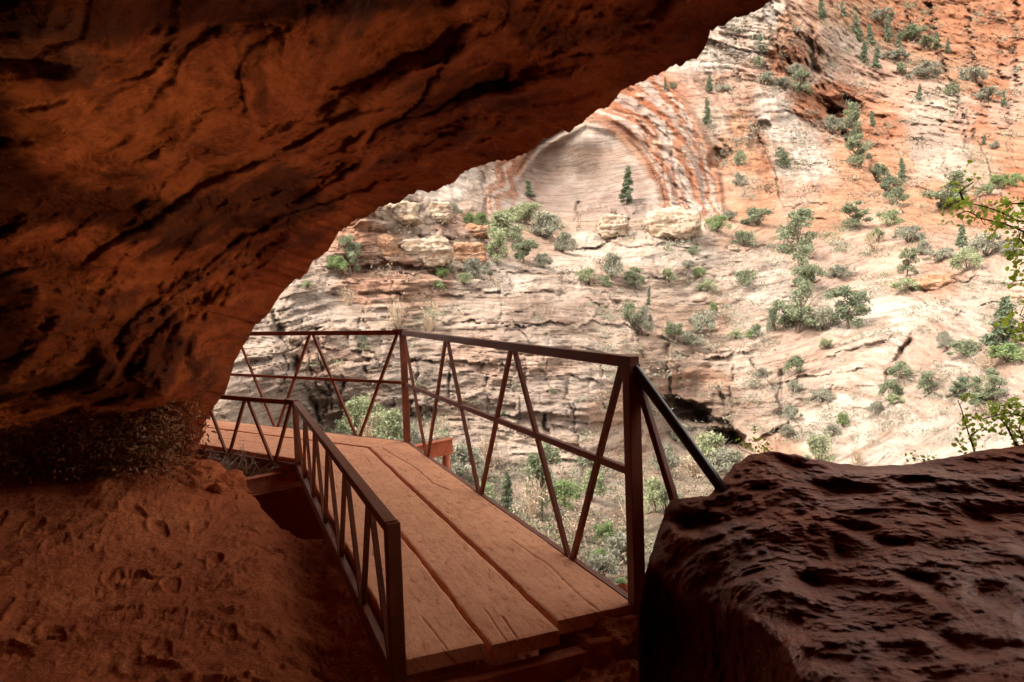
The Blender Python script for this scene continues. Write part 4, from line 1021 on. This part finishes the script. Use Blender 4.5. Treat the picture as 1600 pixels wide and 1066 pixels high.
# ------------------------------------------------------------------ plants
def leaf_quads(cen, size, rs, asp=1.6, up=.0):
    n = len(cen)
    a = rs.normal(size=(n, 3)); a[:, 2] += up * 2.5; a /= np.linalg.norm(a, axis=1)[:, None]
    b = np.cross(a, rs.normal(size=(n, 3))); b /= np.linalg.norm(b, axis=1)[:, None]
    sz = size * rs.uniform(.6, 1.4, n)[:, None]
    a = a * sz * asp; b = b * sz * .5
    V = np.stack([cen - a * .5, cen + b * .5 - a * .05, cen + a * .5, cen - b * .5 - a * .05], 1).reshape(-1, 3)
    return V, np.arange(n * 4).reshape(n, 4)
def crown_pts(kind, rs, n):
    if kind == 'conifer':
        out = []; nb = 60
        for k in range(nb):
            z = .12 + .86 * (k / nb) ** .9 + rs.uniform(-.01, .01); a = rs.uniform(0, 6.28)
            rr = (.26 * (1 - z) ** .75 + .012) * rs.uniform(.55, 1.15)
            m_ = max(6, int(n / nb * (rr / .14)))
            t = rs.uniform(.15, 1, m_) ** .7
            p = np.stack([np.cos(a) * rr * t, np.sin(a) * rr * t, z - .05 * t + 0 * t], 1) + rs.normal(size=(m_, 3)) * [.026, .026, .016]
            out.append(p)
        return np.concatenate(out)
    if kind == 'juniper':
        out = []; nc = 22
        for k in range(nc):
            z = rs.uniform(.12, .93); a = rs.uniform(0, 6.28); rr = rs.uniform(.05, .40) * math.sqrt(max(.1, 1 - ((z - .5) / .55) ** 2))
            c = np.array([math.cos(a) * rr, math.sin(a) * rr, z]); q = rs.uniform(.08, .17)
            d = rs.normal(size=(n // nc, 3)); d /= np.linalg.norm(d, axis=1)[:, None]
            out.append(c + d * q * rs.uniform(.45, 1.1, (n // nc, 1)) * [1, 1, .75])
        return np.concatenate(out)
    out = []; nc = 20
    for k in range(nc):
        a = rs.uniform(0, 6.28); el = rs.uniform(.1, 1.45); rr = rs.uniform(.55, 1.0)
        c = np.array([math.cos(a) * math.cos(el) * .46, math.sin(a) * math.cos(el) * .46, math.sin(el) * .72]) * rr + [0, 0, .08]
        d = rs.normal(size=(n // nc, 3)); d /= np.linalg.norm(d, axis=1)[:, None]
        out.append(c + d * rs.uniform(.09, .2) * rs.uniform(.3, 1.05, (n // nc, 1)))
    return np.concatenate(out)
def trunk_mb(kind, rs):
    t = MB()
    if kind == 'conifer':
        t.tube([(0, 0, -.06), (.006, 0, .3), (0, .004, .93)], [.022, .016, .003], 6)
        for k in range(16):
            z = rs.uniform(.12, .8); a = rs.uniform(0, 6.28); r_ = .2 * (1 - z) ** .75
            t.tube([(0, 0, z), (math.cos(a) * r_, math.sin(a) * r_, z - .01)], [.006, .002], 4, False)
    elif kind == 'juniper':
        t.tube([(0, 0, -.08), (.02, .01, .15), (-.01, .02, .38), (.02, 0, .7)], [.034, .028, .018, .006], 6)
        for k in range(8):
            a = rs.uniform(0, 6.28); z = rs.uniform(.12, .45); r_ = rs.uniform(.15, .3)
            t.tube([(0, 0, z), (math.cos(a) * r_ * .6, math.sin(a) * r_ * .6, z + .16), (math.cos(a) * r_, math.sin(a) * r_, z + .36)], [.015, .010, .003], 5, False)
    else:
        for k in range(14 if kind != 'bare' else 46):
            a = rs.uniform(0, 6.28); r_ = rs.uniform(.1, .42); h_ = rs.uniform(.4, .9)
            q = (rs.normal() * .05, rs.normal() * .05)
            t.tube([(0, 0, -.06), (math.cos(a) * r_ * .4 + q[0], math.sin(a) * r_ * .4 + q[1], h_ * .5), (math.cos(a) * r_, math.sin(a) * r_, h_)], [.011, .007, .002], 4, False)
    return t
PROTO = {}
def proto(kind, mat, v):
    key = (kind, mat, v)
    if key not in PROTO:
        rs = np.random.RandomState(hash(kind + str(v)) % 1000 if False else sum(map(ord, kind)) + v * 17)
        tree = kind in ('conifer', 'juniper')
        n = {'conifer': 3400, 'juniper': 3600, 'shrub': 2600, 'sage': 2400, 'bare': 420}[kind]
        P_ = crown_pts(kind, rs, n)
        V, Fq = leaf_quads(P_, {'conifer': .042, 'juniper': .046, 'shrub': .055, 'sage': .044, 'bare': .04}[kind], rs, {'sage': 2.6, 'conifer': 2.0}.get(kind, 1.5), {'sage': .7}.get(kind, 0))
        PROTO[key] = (V, Fq, tree, rs)
        cr = mesh_np('crown' if tree else 'foliage', V, Fq, M[mat], smooth=False)
        tr = trunk_mb(kind, rs).build('trunk' if tree else 'stem', M['bark' if kind != 'bare' else 'dry'])
        PROTO[key] = (cr.data, tr.data)
        for o in (cr, tr): bpy.data.objects.remove(o)
    return PROTO[key]
NAMES = {'conifer': ('conifer', 'tree'), 'juniper': ('juniper_tree', 'tree'), 'shrub': ('shrub', 'shrub'), 'sage': ('sagebrush', 'shrub'), 'bare': ('bare_shrub', 'shrub')}
_first = {}
def plant(kind, mat, pos, h, wf, label, group, yaw, v):
    nm, cat = NAMES[kind]; key = (kind, mat, v)
    a, b = proto(kind, mat, v)
    if key not in _first:
        root = empty(nm); parts = []
        for me, pn in ((a, 'crown' if 'c' in kind[:1] or kind == 'juniper' else 'foliage'), (b, 'trunk' if kind in ('conifer', 'juniper') else 'stem')):
            o = bpy.data.objects.new(pn, me); COL.objects.link(o); o.parent = root; parts.append(o)
        _first[key] = (root, parts)
    else:
        r0, p0 = _first[key]; root = r0.copy(); COL.objects.link(root)
        for p in p0:
            q = p.copy(); COL.objects.link(q); q.parent = root
    root.location = pos; root.scale = (h * wf, h * wf * (.8 + .35 * math.sin(yaw * 7) ** 2), h); root.rotation_euler = (.10 * math.sin(yaw * 5), .10 * math.cos(yaw * 9), yaw)
    tag(root, label, cat, group)
    return root
# kind material x y height(px) width | which one it is
PL = '''
c conifer 979 318 60 1.0|dark spire-shaped conifer in front of the pale arch alcove
c conifer 829 310 30 1.1|small dark conifer at the left foot of the arch alcove
j juniper 1246 398 72 .95|tall juniper topping the column of trees up the middle of the slope
j juniper 1256 452 66 .85|middle juniper of the column growing up the slope
j juniper 1246 516 74 1.0|lowest and widest juniper of the column on the slope
s sage 1285 515 44 1.3|grey-green bush beside the lowest juniper of the column
j conifer 1326 512 64 .95|dark two-lobed juniper standing alone on the open cream slope
s conifer 1212 516 40 .8|dark upright bush just left of the juniper column
s conifer 1183 527 24 .8|small dark green bush left of the dark upright bush
s green 1171 528 16 1.0|tiny bright green tuft beside the small dark bush
c conifer 1561 548 86 1.25|broad conifer near the right edge above the slickrock
s green 1568 566 36 1.7|bright green bush at the foot of the broad right-hand conifer
b dry 1545 576 26 2.0|grey leafless scrub under the broad right-hand conifer
j juniper 1446 614 34 1.1|dark juniper bush alone on the white slickrock
j conifer 1500 620 32 1.3|dark bush left of the juniper pair low on the right
j juniper 1528 636 46 1.1|rounded juniper low on the right behind the green sprigs
j juniper 1556 618 44 .8|open-branched small juniper low on the right
b dry 1545 650 26 1.8|grey brush below the junipers low on the right
s pale 1281 722 50 .95|pale green bush peeping over the boulder top
b dry 1340 728 38 1.2|bare grey brush peeping over the boulder beside the pale bush
j juniper 1417 432 44 .8|small open juniper above the rust-red ledge
b dry 1366 392 36 1.2|dead-looking bare tree at the top of the slope
s green 1120 362 32 1.3|bright green bush right of the layered knolls
s juniper 1184 352 34 1.5|round green bush under the cliff foot
s juniper 1162 384 26 1.7|low wide bush below the round green bush
j juniper 1338 358 42 1.2|dark leafy tree at the foot of the red spur
s pale 1388 352 30 1.3|pale bush right of the dark leafy tree
s pale 1372 376 24 1.7|low pale green bush on the upper slope
s sage 1420 378 30 1.7|wide sage-grey bush on the upper slope
j juniper 1490 326 54 1.5|large spreading grey-green bush on the rise below the red wall
s green 1560 296 30 1.3|bright green bush high at the right under the red wall
s green 1588 292 26 1.3|light green bush at the right edge under the red wall
s pale 1545 305 22 1.6|faint green bush beside the bright one under the red wall
c conifer 1503 388 38 .9|narrow conifer among the pale scrub on the right
s sage 1540 400 44 1.6|sage-grey thicket high on the right slope
s pale 1512 422 44 1.1|tall pale green bush on the right slope
s sage 1472 408 26 1.6|washed-out grey bush left of the tall pale green one
s sage 1582 400 30 1.3|grey bush cut by the right edge
j juniper 1225 264 34 1.05|round tree alone on the smooth white slab
s juniper 1158 258 30 .7|small tree in the cleft beside the orange fin
s sage 1156 290 26 .9|hazy bush under the small tree in the cleft
c conifer 1105 195 42 .75|slim conifer standing above the orange brow
c conifer 1108 145 30 .8|slim conifer on the pale shoulder under the cave lip
s sage 1130 145 18 1.6|grey tuft on the pale shoulder
s juniper 1052 140 14 1.2|little bush close under the cave lip
c conifer 1040 142 22 .6|thin little conifer closest to the cave lip
j juniper 1330 222 60 .7|tall tree in the shaded gully, upper one
j juniper 1345 262 50 .9|leafy tree in the shaded gully, middle one
s juniper 1372 285 36 1.0|bush in the gully below the leafy tree
s conifer 1392 302 34 1.1|dark bush near the gully mouth
c conifer 1412 284 38 .8|dark conifer right of the gully against grey rock
s juniper 1400 318 30 1.2|round bush at the gully mouth
s sage 1300 205 30 1.3|dusty bush left of the gully trees
c conifer 1364 198 26 .8|small conifer above the gully on the red slope
j juniper 1250 150 40 1.0|tree in the notch above the white slab
s sage 1240 120 26 1.3|dusty bush in the notch above the white slab
s sage 1195 132 22 1.7|grey scrub line on the pale bench, left clump
s sage 1222 138 20 1.7|grey scrub line on the pale bench, right clump
c conifer 1190 84 34 .7|lone conifer on the pale wall high up
s juniper 1185 105 20 1.2|bush below the lone high conifer
c conifer 1285 30 34 .9|dark conifer at the top edge left of the wooded ledge
c conifer 1318 28 26 .8|tiny conifer at the top edge on the wooded ledge
c conifer 1342 66 44 .7|leftmost tall conifer of the wooded ledge
c conifer 1362 70 36 .7|second conifer of the wooded ledge
c conifer 1386 66 42 .6|slender tallest-looking conifer of the wooded ledge
c conifer 1404 74 28 .8|short conifer of the wooded ledge right of the slender one
c conifer 1350 98 34 .9|conifer at the lower rim of the wooded ledge
c conifer 1368 108 34 .8|lowest conifer of the wooded ledge
c conifer 1463 78 28 .8|conifer at the right end of the wooded ledge
c conifer 1480 84 26 .7|last small conifer beyond the wooded ledge
s juniper 1425 64 26 1.9|broad bush mass on the wooded ledge
s juniper 1445 74 20 1.9|low bush mass on the wooded ledge
s sage 1400 96 22 2.2|grey brush below the conifers of the wooded ledge
s sage 1375 36 24 2.0|grey brush above the conifers of the wooded ledge
s sage 1445 122 30 1.6|grey bush on the red slope below the wooded ledge
s juniper 1408 115 22 1.0|green bush on the red slope below the wooded ledge
c conifer 1436 158 26 .8|small conifer on the banded slope
s juniper 1487 150 24 1.3|bush on the banded slope
s sage 1520 128 34 1.3|dusty bush at the foot of the upper red wall
s sage 1540 160 26 1.7|grey scrub strip down the red wall foot
c conifer 1568 168 28 .8|little conifer at the right under the upper red wall
c conifer 1537 226 16 .9|tiny dark tree on the grey buttress
s sage 1554 232 14 1.2|tiny grey tuft by the tiny dark tree
j juniper 548 425 56 .75|slender green tree close to the cave lip above the railing
s green 524 424 30 1.3|bright green bush left of the slender tree at the cave lip
s pale 480 450 14 1.6|tiny green tuft on the pale ledge by the cave lip
s green 735 352 26 .8|bright green bush below the white fluted wall
s green 750 358 30 .9|second bright green bush below the white fluted wall
s sage 706 336 24 1.3|grey bush on top of the block pile
s sage 632 332 22 1.2|grey-green bush at the cave lip on the block pile
s pale 778 372 46 1.2|pale green bush at the mouth of the side gully
j pale 776 412 56 .9|feathery green tree in front of the side gully
j juniper 818 408 54 .9|darker green tree right of the feathery one
s sage 852 372 42 1.7|wide grey-green thicket under the arch
s pale 820 350 40 1.6|pale green thicket under the arch, left side
s sage 880 395 36 1.2|grey brush right of the side gully trees
s sage 848 418 26 1.5|low grey brush in front of the side gully
s sage 745 432 36 1.5|grey bush on the bench right of the blocks
s green 690 434 20 1.2|small green bush at the foot of the blocks
s green 683 452 18 1.4|small green tuft on the ledge below the blocks
s sage 697 428 30 .9|grey bush against the dark stained block
s pale 726 444 20 1.4|light tuft on the bench edge
b juniper 672 516 56 1.1|thin-crowned tree with dark bare stems above the railing
b dry 622 512 58 .8|sparse leaning tree left of the thin-crowned tree
b dry 545 478 34 1.2|bare twiggy bush on the pale cliff
s sage 565 540 24 .9|grey tuft on the pale cliff behind the far railing
s pale 566 684 74 .8|yellow-green bush behind the far railing, left one
s pale 602 690 60 1.1|yellow-green bush behind the bend of the railing
b dry 580 700 66 1.0|twiggy grey brush between the yellow-green bushes
s juniper 535 684 40 1.0|dim green bush low behind the far railing
s sage 640 700 46 1.1|grey bush just beyond the bend post
s sage 720 745 60 1.2|dusty bush below the canyon wall right of the stub beam
b dry 760 720 60 .8|dead twigs standing above the dusty bush
c conifer 793 796 62 .75|small green conifer in the canyon bottom seen through the railing
s pale 752 790 44 1.2|pale bush beside the small canyon-bottom conifer
j juniper 845 805 112 .62|tall leafy tree in the canyon bottom seen through the railing
b dry 832 812 80 .9|bare brush around the tall canyon-bottom tree
s green 885 790 46 1.1|fresh green bush right of the tall canyon-bottom tree
s pale 925 782 58 .8|pale bush behind the slanting brace
s green 946 850 44 1.1|vivid light green bush low behind the end post
s green 938 880 26 1.2|vivid green tuft below the vivid bush
b dry 905 845 60 1.3|grey brush left of the vivid green bush
s sage 975 880 54 1.3|blue-grey bush beside the tall end post
s sage 940 905 44 1.3|blue-grey bush lowest in the canyon left of the end post
b dry 985 830 60 1.1|grey brush behind the tall end post
s green 974 925 26 1.0|little yellow-green plant at the deck edge near the end post
s pale 1026 800 60 .9|green bush between the end post and its strut
s sage 1040 740 54 1.0|dim green bush right of the end post
s pale 1108 732 62 1.35|big soft green bush below the slot cave
s sage 1135 742 50 1.3|soft grey-green bush left of the boulder top
s sage 1060 690 34 1.4|grey bush at the foot of the slot cave
b dry 1085 745 44 1.5|purple-grey twigs below the slot cave
s juniper 1040 800 60 .7|green bush low between strut and boulder
b dry 1048 640 26 .9|pale twigs at the slot cave brow
s sage 1000 520 46 .9|grey tree-like bush on the mid slope, left
s juniper 985 508 40 1.0|green bush at the rim of the pale cliff
c conifer 1012 480 34 .6|thin sapling on the mid slope
j juniper 992 452 34 1.1|dark green bush above the pale cliff rim
s sage 955 432 40 1.4|dusty bush above the pale cliff, right of the gully
s juniper 946 448 22 1.2|green tuft under the dusty bush
s pale 915 440 26 1.3|light green bush at the cliff top corner
s sage 1095 520 46 1.1|upright grey-green bush on the gravel slope
s juniper 1055 532 36 1.4|broad green bush on the gravel slope
s sage 1080 540 26 1.7|low grey bush on the gravel slope
s green 1117 492 26 .8|bright green sprout on the gravel slope
s pale 1105 455 24 1.2|light bush on the ledge stripes
s green 1093 432 18 .9|small green bush on the ledge stripes
s juniper 1166 444 26 1.5|green bush in the middle of the striped ledges
s sage 1075 420 16 1.6|small grey tuft under the knolls
s juniper 1085 398 18 1.1|small bush right below the knolls
s pale 1045 440 24 1.5|pale tuft row below the knolls
s sage 1312 434 26 1.6|grey bush on the white band of the upper slope
s sage 1140 345 20 1.4|dim bush behind the knolls
s pale 1150 530 18 1.3|low pale tuft below the gravel slope
s juniper 1248 582 34 1.2|green bush with an orange tint above the slickrock steps
s sage 1190 590 20 1.3|grey tuft on the brow above the slot cave
s pale 1290 545 20 1.5|faint green tuft above the smooth slickrock
s juniper 1392 622 38 1.0|leafy bush in the crack of the slickrock
s juniper 1408 590 32 1.1|leafy bush higher in the crack of the slickrock
s sage 1368 645 26 1.2|grey bush at the lower end of the crack
s pale 1395 632 20 1.6|pale scrub beside the crack bushes
s green 1316 664 22 1.1|small bright bush on the bright slickrock
s sage 1300 682 26 1.2|grey bush below the small bright bush
s sage 1285 628 26 1.3|grey bush on the stepped slickrock
s sage 1238 654 28 1.0|grey scrub on the stepped brow
s sage 1240 612 22 1.2|grey tuft on the stepped brow
s sage 1230 680 22 1.1|dim scrub beside the orange brow
s sage 1480 545 20 1.5|grey tuft above the lone slickrock juniper
s juniper 1510 555 28 1.8|low green thicket left of the broad conifer
s sage 1475 535 22 1.2|small grey bush by the low green thicket
s pale 1340 490 20 1.4|pale tuft right of the two-lobed juniper
s sage 1440 398 24 1.4|grey tuft above the rust-red ledge
s pale 1415 455 26 1.8|pale weeds beside the rust-red ledge'''
KM = {'c': 'conifer', 'j': 'juniper', 's': 'shrub', 'b': 'bare'}
rows = []
for ln in PL.strip().split('\n'):
    a, lab = ln.split('|'); k, mt, x, y, h_, wf = a.split()
    rows.append((KM[k] if mt != 'sage' else 'sage', mt, float(x), float(y), float(h_), float(wf), lab))
_X = np.array([r_[2] for r_ in rows]); _Y = np.array([r_[3] for r_ in rows])
def surf(xs, ys):
    """terrain points already built for these directions (nearest grid vertices)"""
    i = np.searchsorted(_gy, ys).clip(1, len(_gy) - 1); j = np.searchsorted(_gx, xs).clip(1, len(_gx) - 1)
    fy = (ys - _gy[i - 1]) / (_gy[i] - _gy[i - 1]); fx = (xs - _gx[j - 1]) / (_gx[j] - _gx[j - 1])
    d = (CDp[i - 1, j - 1] * (1 - fx) + CDp[i - 1, j] * fx) * (1 - fy) + (CDp[i, j - 1] * (1 - fx) + CDp[i, j] * fx) * fy
    return at(xs, ys, d), d
_PP, _PD = surf(_X, _Y)
rs = np.random.RandomState(5)
for r_, p, d in zip(rows, _PP, _PD):
    kind, mt, x, y, h_, wf, lab = r_
    H = h_ / F * d * 1.06
    ww = wf * {'conifer': .95, 'juniper': 1.05, 'shrub': 1.0, 'sage': 1.0, 'bare': 1.0}[kind]
    v = ray(x, y); p = p - v * (H * .10) - np.array([0, 0, H * .03])
    plant(kind, mt, tuple(p), H, ww, lab, 'trees and bushes on the canyon slopes', rs.uniform(0, 6.28), rs.randint(0, 4))
# low scrub too fine to count
rs = np.random.RandomState(9)
sx = []; 
for (x0, x1, y0, y1, n) in [(930,1590,370,700,650),(1100,1590,20,340,420),(560,960,340,460,90),(640,1160,720,940,900),(430,960,470,700,45),(1260,1480,10,130,70),(1280,1590,340,460,130),(430,700,660,760,120)]:
    for k in range(n): sx.append((rs.uniform(x0, x1), rs.uniform(y0, y1)))
sx = np.array(sx); sp, sdp = surf(sx[:, 0], sx[:, 1])
keep = fbm(sp * .12, 3) > -.12
sp, sdp = sp[keep], sdp[keep]
def scrub(name, pts, ds, mat, size, nleaf, label):
    Vs = []
    for p, d in zip(pts, ds):
        h_ = size * rs.uniform(.5, 1.7) * (d if d > 36 else 20 + .45 * d) / 60
        c = rs.normal(size=(nleaf, 3)) * [.42, .42, .28]; c[:, 2] = np.abs(c[:, 2])
        Vs.append(leaf_quads(p + c * h_ - ray(*map(float, (CX, CY))) * .1, .13 * h_, rs, 1.8)[0])
    V = np.concatenate(Vs); o = mesh_np(name, V, np.arange(len(V)).reshape(-1, 4), M[mat], smooth=False)
    tag(o, label, 'scrub', kind='stuff')
q = len(sp) // 3
scrub('scrub', sp[:q], sdp[:q], 'sage', .8, 60, 'fine grey-green scrub dotted over the rock slopes')
scrub('scrub', sp[q:2 * q], sdp[q:2 * q], 'brush', .8, 55, 'dry brown scrub dotted over the rock slopes')
scrub('scrub', sp[2 * q:], sdp[2 * q:], 'juniper', .7, 60, 'small green tufts dotted over the rock slopes')

# dusty ferns and seep plants hanging in the undercut at the foot of the cave wall
rs = np.random.RandomState(21)
cl = []
for k in range(420):
    x = rs.uniform(-30, 286); y = rs.uniform(612, 742) if x > 60 else rs.uniform(625, 745)
    cl.append((x, y, rs.uniform(5.9, 6.9)))
cl = np.array(cl); cp = at(cl[:, 0], cl[:, 1], cl[:, 2])
Vs = []
for p in cp:
    c = rs.normal(size=(75, 3)) * [.11, .11, .10]
    Vs.append(leaf_quads(p + c, .034, rs, 1.2)[0])
V = np.concatenate(Vs)
tag(mesh_np('hanging_plants', V, np.arange(len(V)).reshape(-1, 4), M['seep'], smooth=False), 'dusty brown seep plants clinging in the dark undercut below the cave wall', 'plants', kind='stuff')
# the dry bush by the support beam
t = MB(); base = Vector(onz(338., 762., -.25)); rs = np.random.RandomState(2)
for k in range(190):
    a = rs.uniform(-.6, 3.0); L_ = rs.uniform(.15, .48); el = rs.uniform(.2, 1.3)
    d = Vector((math.cos(a) * math.cos(el), math.sin(a) * math.cos(el), math.sin(el)))
    s0 = base + Vector((rs.uniform(-.25, .25), rs.uniform(-.1, .3), -.03))
    b_ = Vector(rs.normal(size=3) * .06); b2_ = Vector(rs.normal(size=3) * .08)
    t.tube([s0, s0 + d * L_ * .35 + b_ * .6, s0 + d * L_ * .7 + b_ * 1.4, s0 + d * L_ * .8 + b_ * 1.4 + b2_ + Vector((0, 0, -.05))], [.0035, .0028, .002, .001], 3, False)
    for j in range(3):
        m0 = s0 + d * L_ * rs.uniform(.3, .7) + b_; t.tube([m0, m0 + Vector(rs.normal(size=3) * .06)], [.0018, .0008], 3, False)
tag(t.build('dry_bush', M['dry']), 'dry pale twiggy bush at the rock corner behind the support beam', 'bush')

# fresh green sprays of the bush at the right
def spray(pts, rs, leafsz, dens, twig_r, name='branch'):
    """one leafy branch: a twig with short side shoots and rounded leaves close along it"""
    t = MB(); V = []
    pts = [np.array(p) for p in pts]
    rad = np.linspace(twig_r, twig_r * .35, len(pts))
    t.tube([tuple(p) for p in pts], list(rad), 5)
    for a, b in zip(pts[:-1], pts[1:]):
        L_ = np.linalg.norm(b - a); n = max(2, int(L_ * dens))
        for k in range(n):
            p = a + (b - a) * rs.rand()
            q = p + rs.normal(size=3) * leafsz * 1.1
            if rs.rand() < .25: t.tube([tuple(p), tuple(q)], [twig_r * .4, twig_r * .2], 3, False)
            m_ = rs.randint(3, 6)
            c = q + rs.normal(size=(m_, 3)) * leafsz * .55
            for cc_ in c:
                nrm = rs.normal(size=3); nrm /= np.linalg.norm(nrm)
                u = np.cross(nrm, rs.normal(size=3)); u /= np.linalg.norm(u); w_ = np.cross(nrm, u); s_ = leafsz * rs.uniform(.5, 1.1)
                V.append([cc_ + s_ * (u * x_ + w_ * y_) + nrm * s_ * z_ for x_, y_, z_ in ((-.5, 0, 0), (-.22, .33, .08), (.2, .36, .08), (.55, 0, 0), (.2, -.36, .08), (-.22, -.33, .08))])
    return t, np.array(V)
def leafy(name, label, cat, branches, leafsz, dens, twig_r, seed, base):
    rs = np.random.RandomState(seed); root = tag(empty(name, tuple(base)), label, cat)
    for bp in branches:
        P_ = [at(x, y, d) - base for x, y, d in bp]
        t, V = spray(P_, rs, leafsz, dens, twig_r)
        o = t.build('branch', M['twig'], root)
        V = V.reshape(-1, 3)
        mesh_np('leaves', V, np.arange(len(V)).reshape(-1, 6), M['fresh'], smooth=False, parent=o)
DB = 3.9
base = at(1760., 760., 3.9)
leafy('leafy_bush', 'fresh green bush reaching thin leafy branches in from the right edge', 'bush',
      [[(1760,760,3.9),(1740,560,3.9),(1700,400,3.9),(1640,352,3.9),(1590,345,3.9),(1560,330,3.92),(1535,322,3.94),(1505,316,3.95),(1497,328,3.96)],
       [(1700,420,3.9),(1650,380,3.88),(1600,362,3.88),(1570,350,3.9),(1535,342,3.9),(1512,330,3.9),(1494,335,3.9)],
       [(1507,318,3.95),(1500,300,3.95),(1512,290,3.95),(1520,286,3.95)],
       [(1640,340,3.85),(1600,318,3.85),(1575,318,3.85),(1560,322,3.87)],
       [(1720,470,3.9),(1650,430,3.85),(1610,400,3.85),(1588,398,3.85),(1582,388,3.85)],
       [(1640,400,3.85),(1605,385,3.85),(1592,372,3.85),(1596,360,3.85)],
       [(1720,500,3.9),(1640,460,3.85),(1600,438,3.85),(1584,440,3.85)],
       [(1740,560,3.9),(1660,530,3.85),(1604,516,3.85),(1575,522,3.85),(1568,515,3.85)],
       [(1740,600,3.9),(1660,560,3.85),(1608,500,3.85),(1592,492,3.85)]], .032, 80, .007, 4, base)
base = at(1640., 720., 3.35)
leafy('leafy_bush', 'green sprays standing behind the boulder rim at the right edge', 'bush',
      [[(1640,720,3.35),(1612,668,3.35),(1596,650,3.35),(1575,645,3.35),(1555,650,3.35),(1535,655,3.35)],
       [(1590,700,3.35),(1580,680,3.35),(1572,664,3.35),(1560,652,3.35),(1548,662,3.35)],
       [(1640,700,3.35),(1610,640,3.35),(1590,632,3.35),(1560,634,3.35)],
       [(1620,700,3.35),(1600,690,3.35),(1592,670,3.35),(1598,652,3.35)]], .028, 85, .006, 6, base)
base = at(1524., 712., 3.3)
leafy('sapling', 'thin leafy green shoot rising from the boulder rim at the right', 'plant',
      [[(1524,712,3.3),(1521,700,3.3),(1514,680,3.3),(1508,660,3.3),(1503,642,3.3),(1497,626,3.3)],
       [(1515,682,3.3),(1526,674,3.3),(1536,668,3.3)]], .026, 90, .005, 8, base)
base = at(1445., 728., 3.25)
leafy('weed', 'tiny yellow-green sprig on the boulder rim', 'plant',
      [[(1446,726,3.25),(1436,718,3.25),(1424,716,3.25),(1414,718,3.25)],[(1446,726,3.25),(1450,716,3.25),(1448,706,3.25)]], .018, 80, .002, 9, base)
base = at(1208., 716., 3.3)
leafy('weed', 'tiny yellowish shoot behind the left hump of the boulder', 'plant',
      [[(1208,716,3.3),(1196,700,3.3),(1184,692,3.3),(1180,684,3.3)],[(1180,712,3.3),(1160,704,3.3),(1150,696,3.3)]], .018, 70, .002, 10, base)

# blocks and knolls standing on the far benches
RK = [(590,418,72,62,'orock','big orange block at the left of the pile below the cave lip'),(668,420,92,62,'rock','cream and black-streaked block in the middle of the pile'),(622,352,84,40,'rock','pale flat slab on top of the block pile'),
      (735,418,60,48,'orock','orange block at the right end of the pile'),(745,372,56,22,'orock','thin ledge block above the right end of the pile'),(690,352,40,46,'rock','upright pale block topping the pile beside the white wall'),
      (958,374,50,48,'rock','left and smaller of the two layered knolls below the arch'),(1052,378,92,62,'rock','right and larger of the two layered knolls below the arch'),(1465,452,70,26,'orock','rust-red overhanging ledge block on the right slope'),
      (1145,392,18,10,'rock','small pale boulder on the upper slope near the knolls'),(1328,462,22,12,'rock','bright white boulder right of the juniper column'),(1590,478,30,24,'rock','pale boulder cut by the right edge of the picture')]
_p, _d = surf(np.array([float(r_[0]) for r_ in RK]), np.array([float(r_[1]) for r_ in RK]))
for k, ((x, y, w_, h_, mt, lab), p, d) in enumerate(zip(RK, _p, _d)):
    rx, rz = w_ / 2 / F * d, h_ / 2 / F * d
    c = p + np.array([0, 0, rz * .8]) + ray(float(x), float(y)) * rx * .55
    o = rock_mesh('sandstone_block', tuple(c), (rx * .80, rx * .80, rz * .72), M[mt], 20 + k, n=70, strata=4.5 / max(rx, rz))
    tag(o, lab, 'rock')
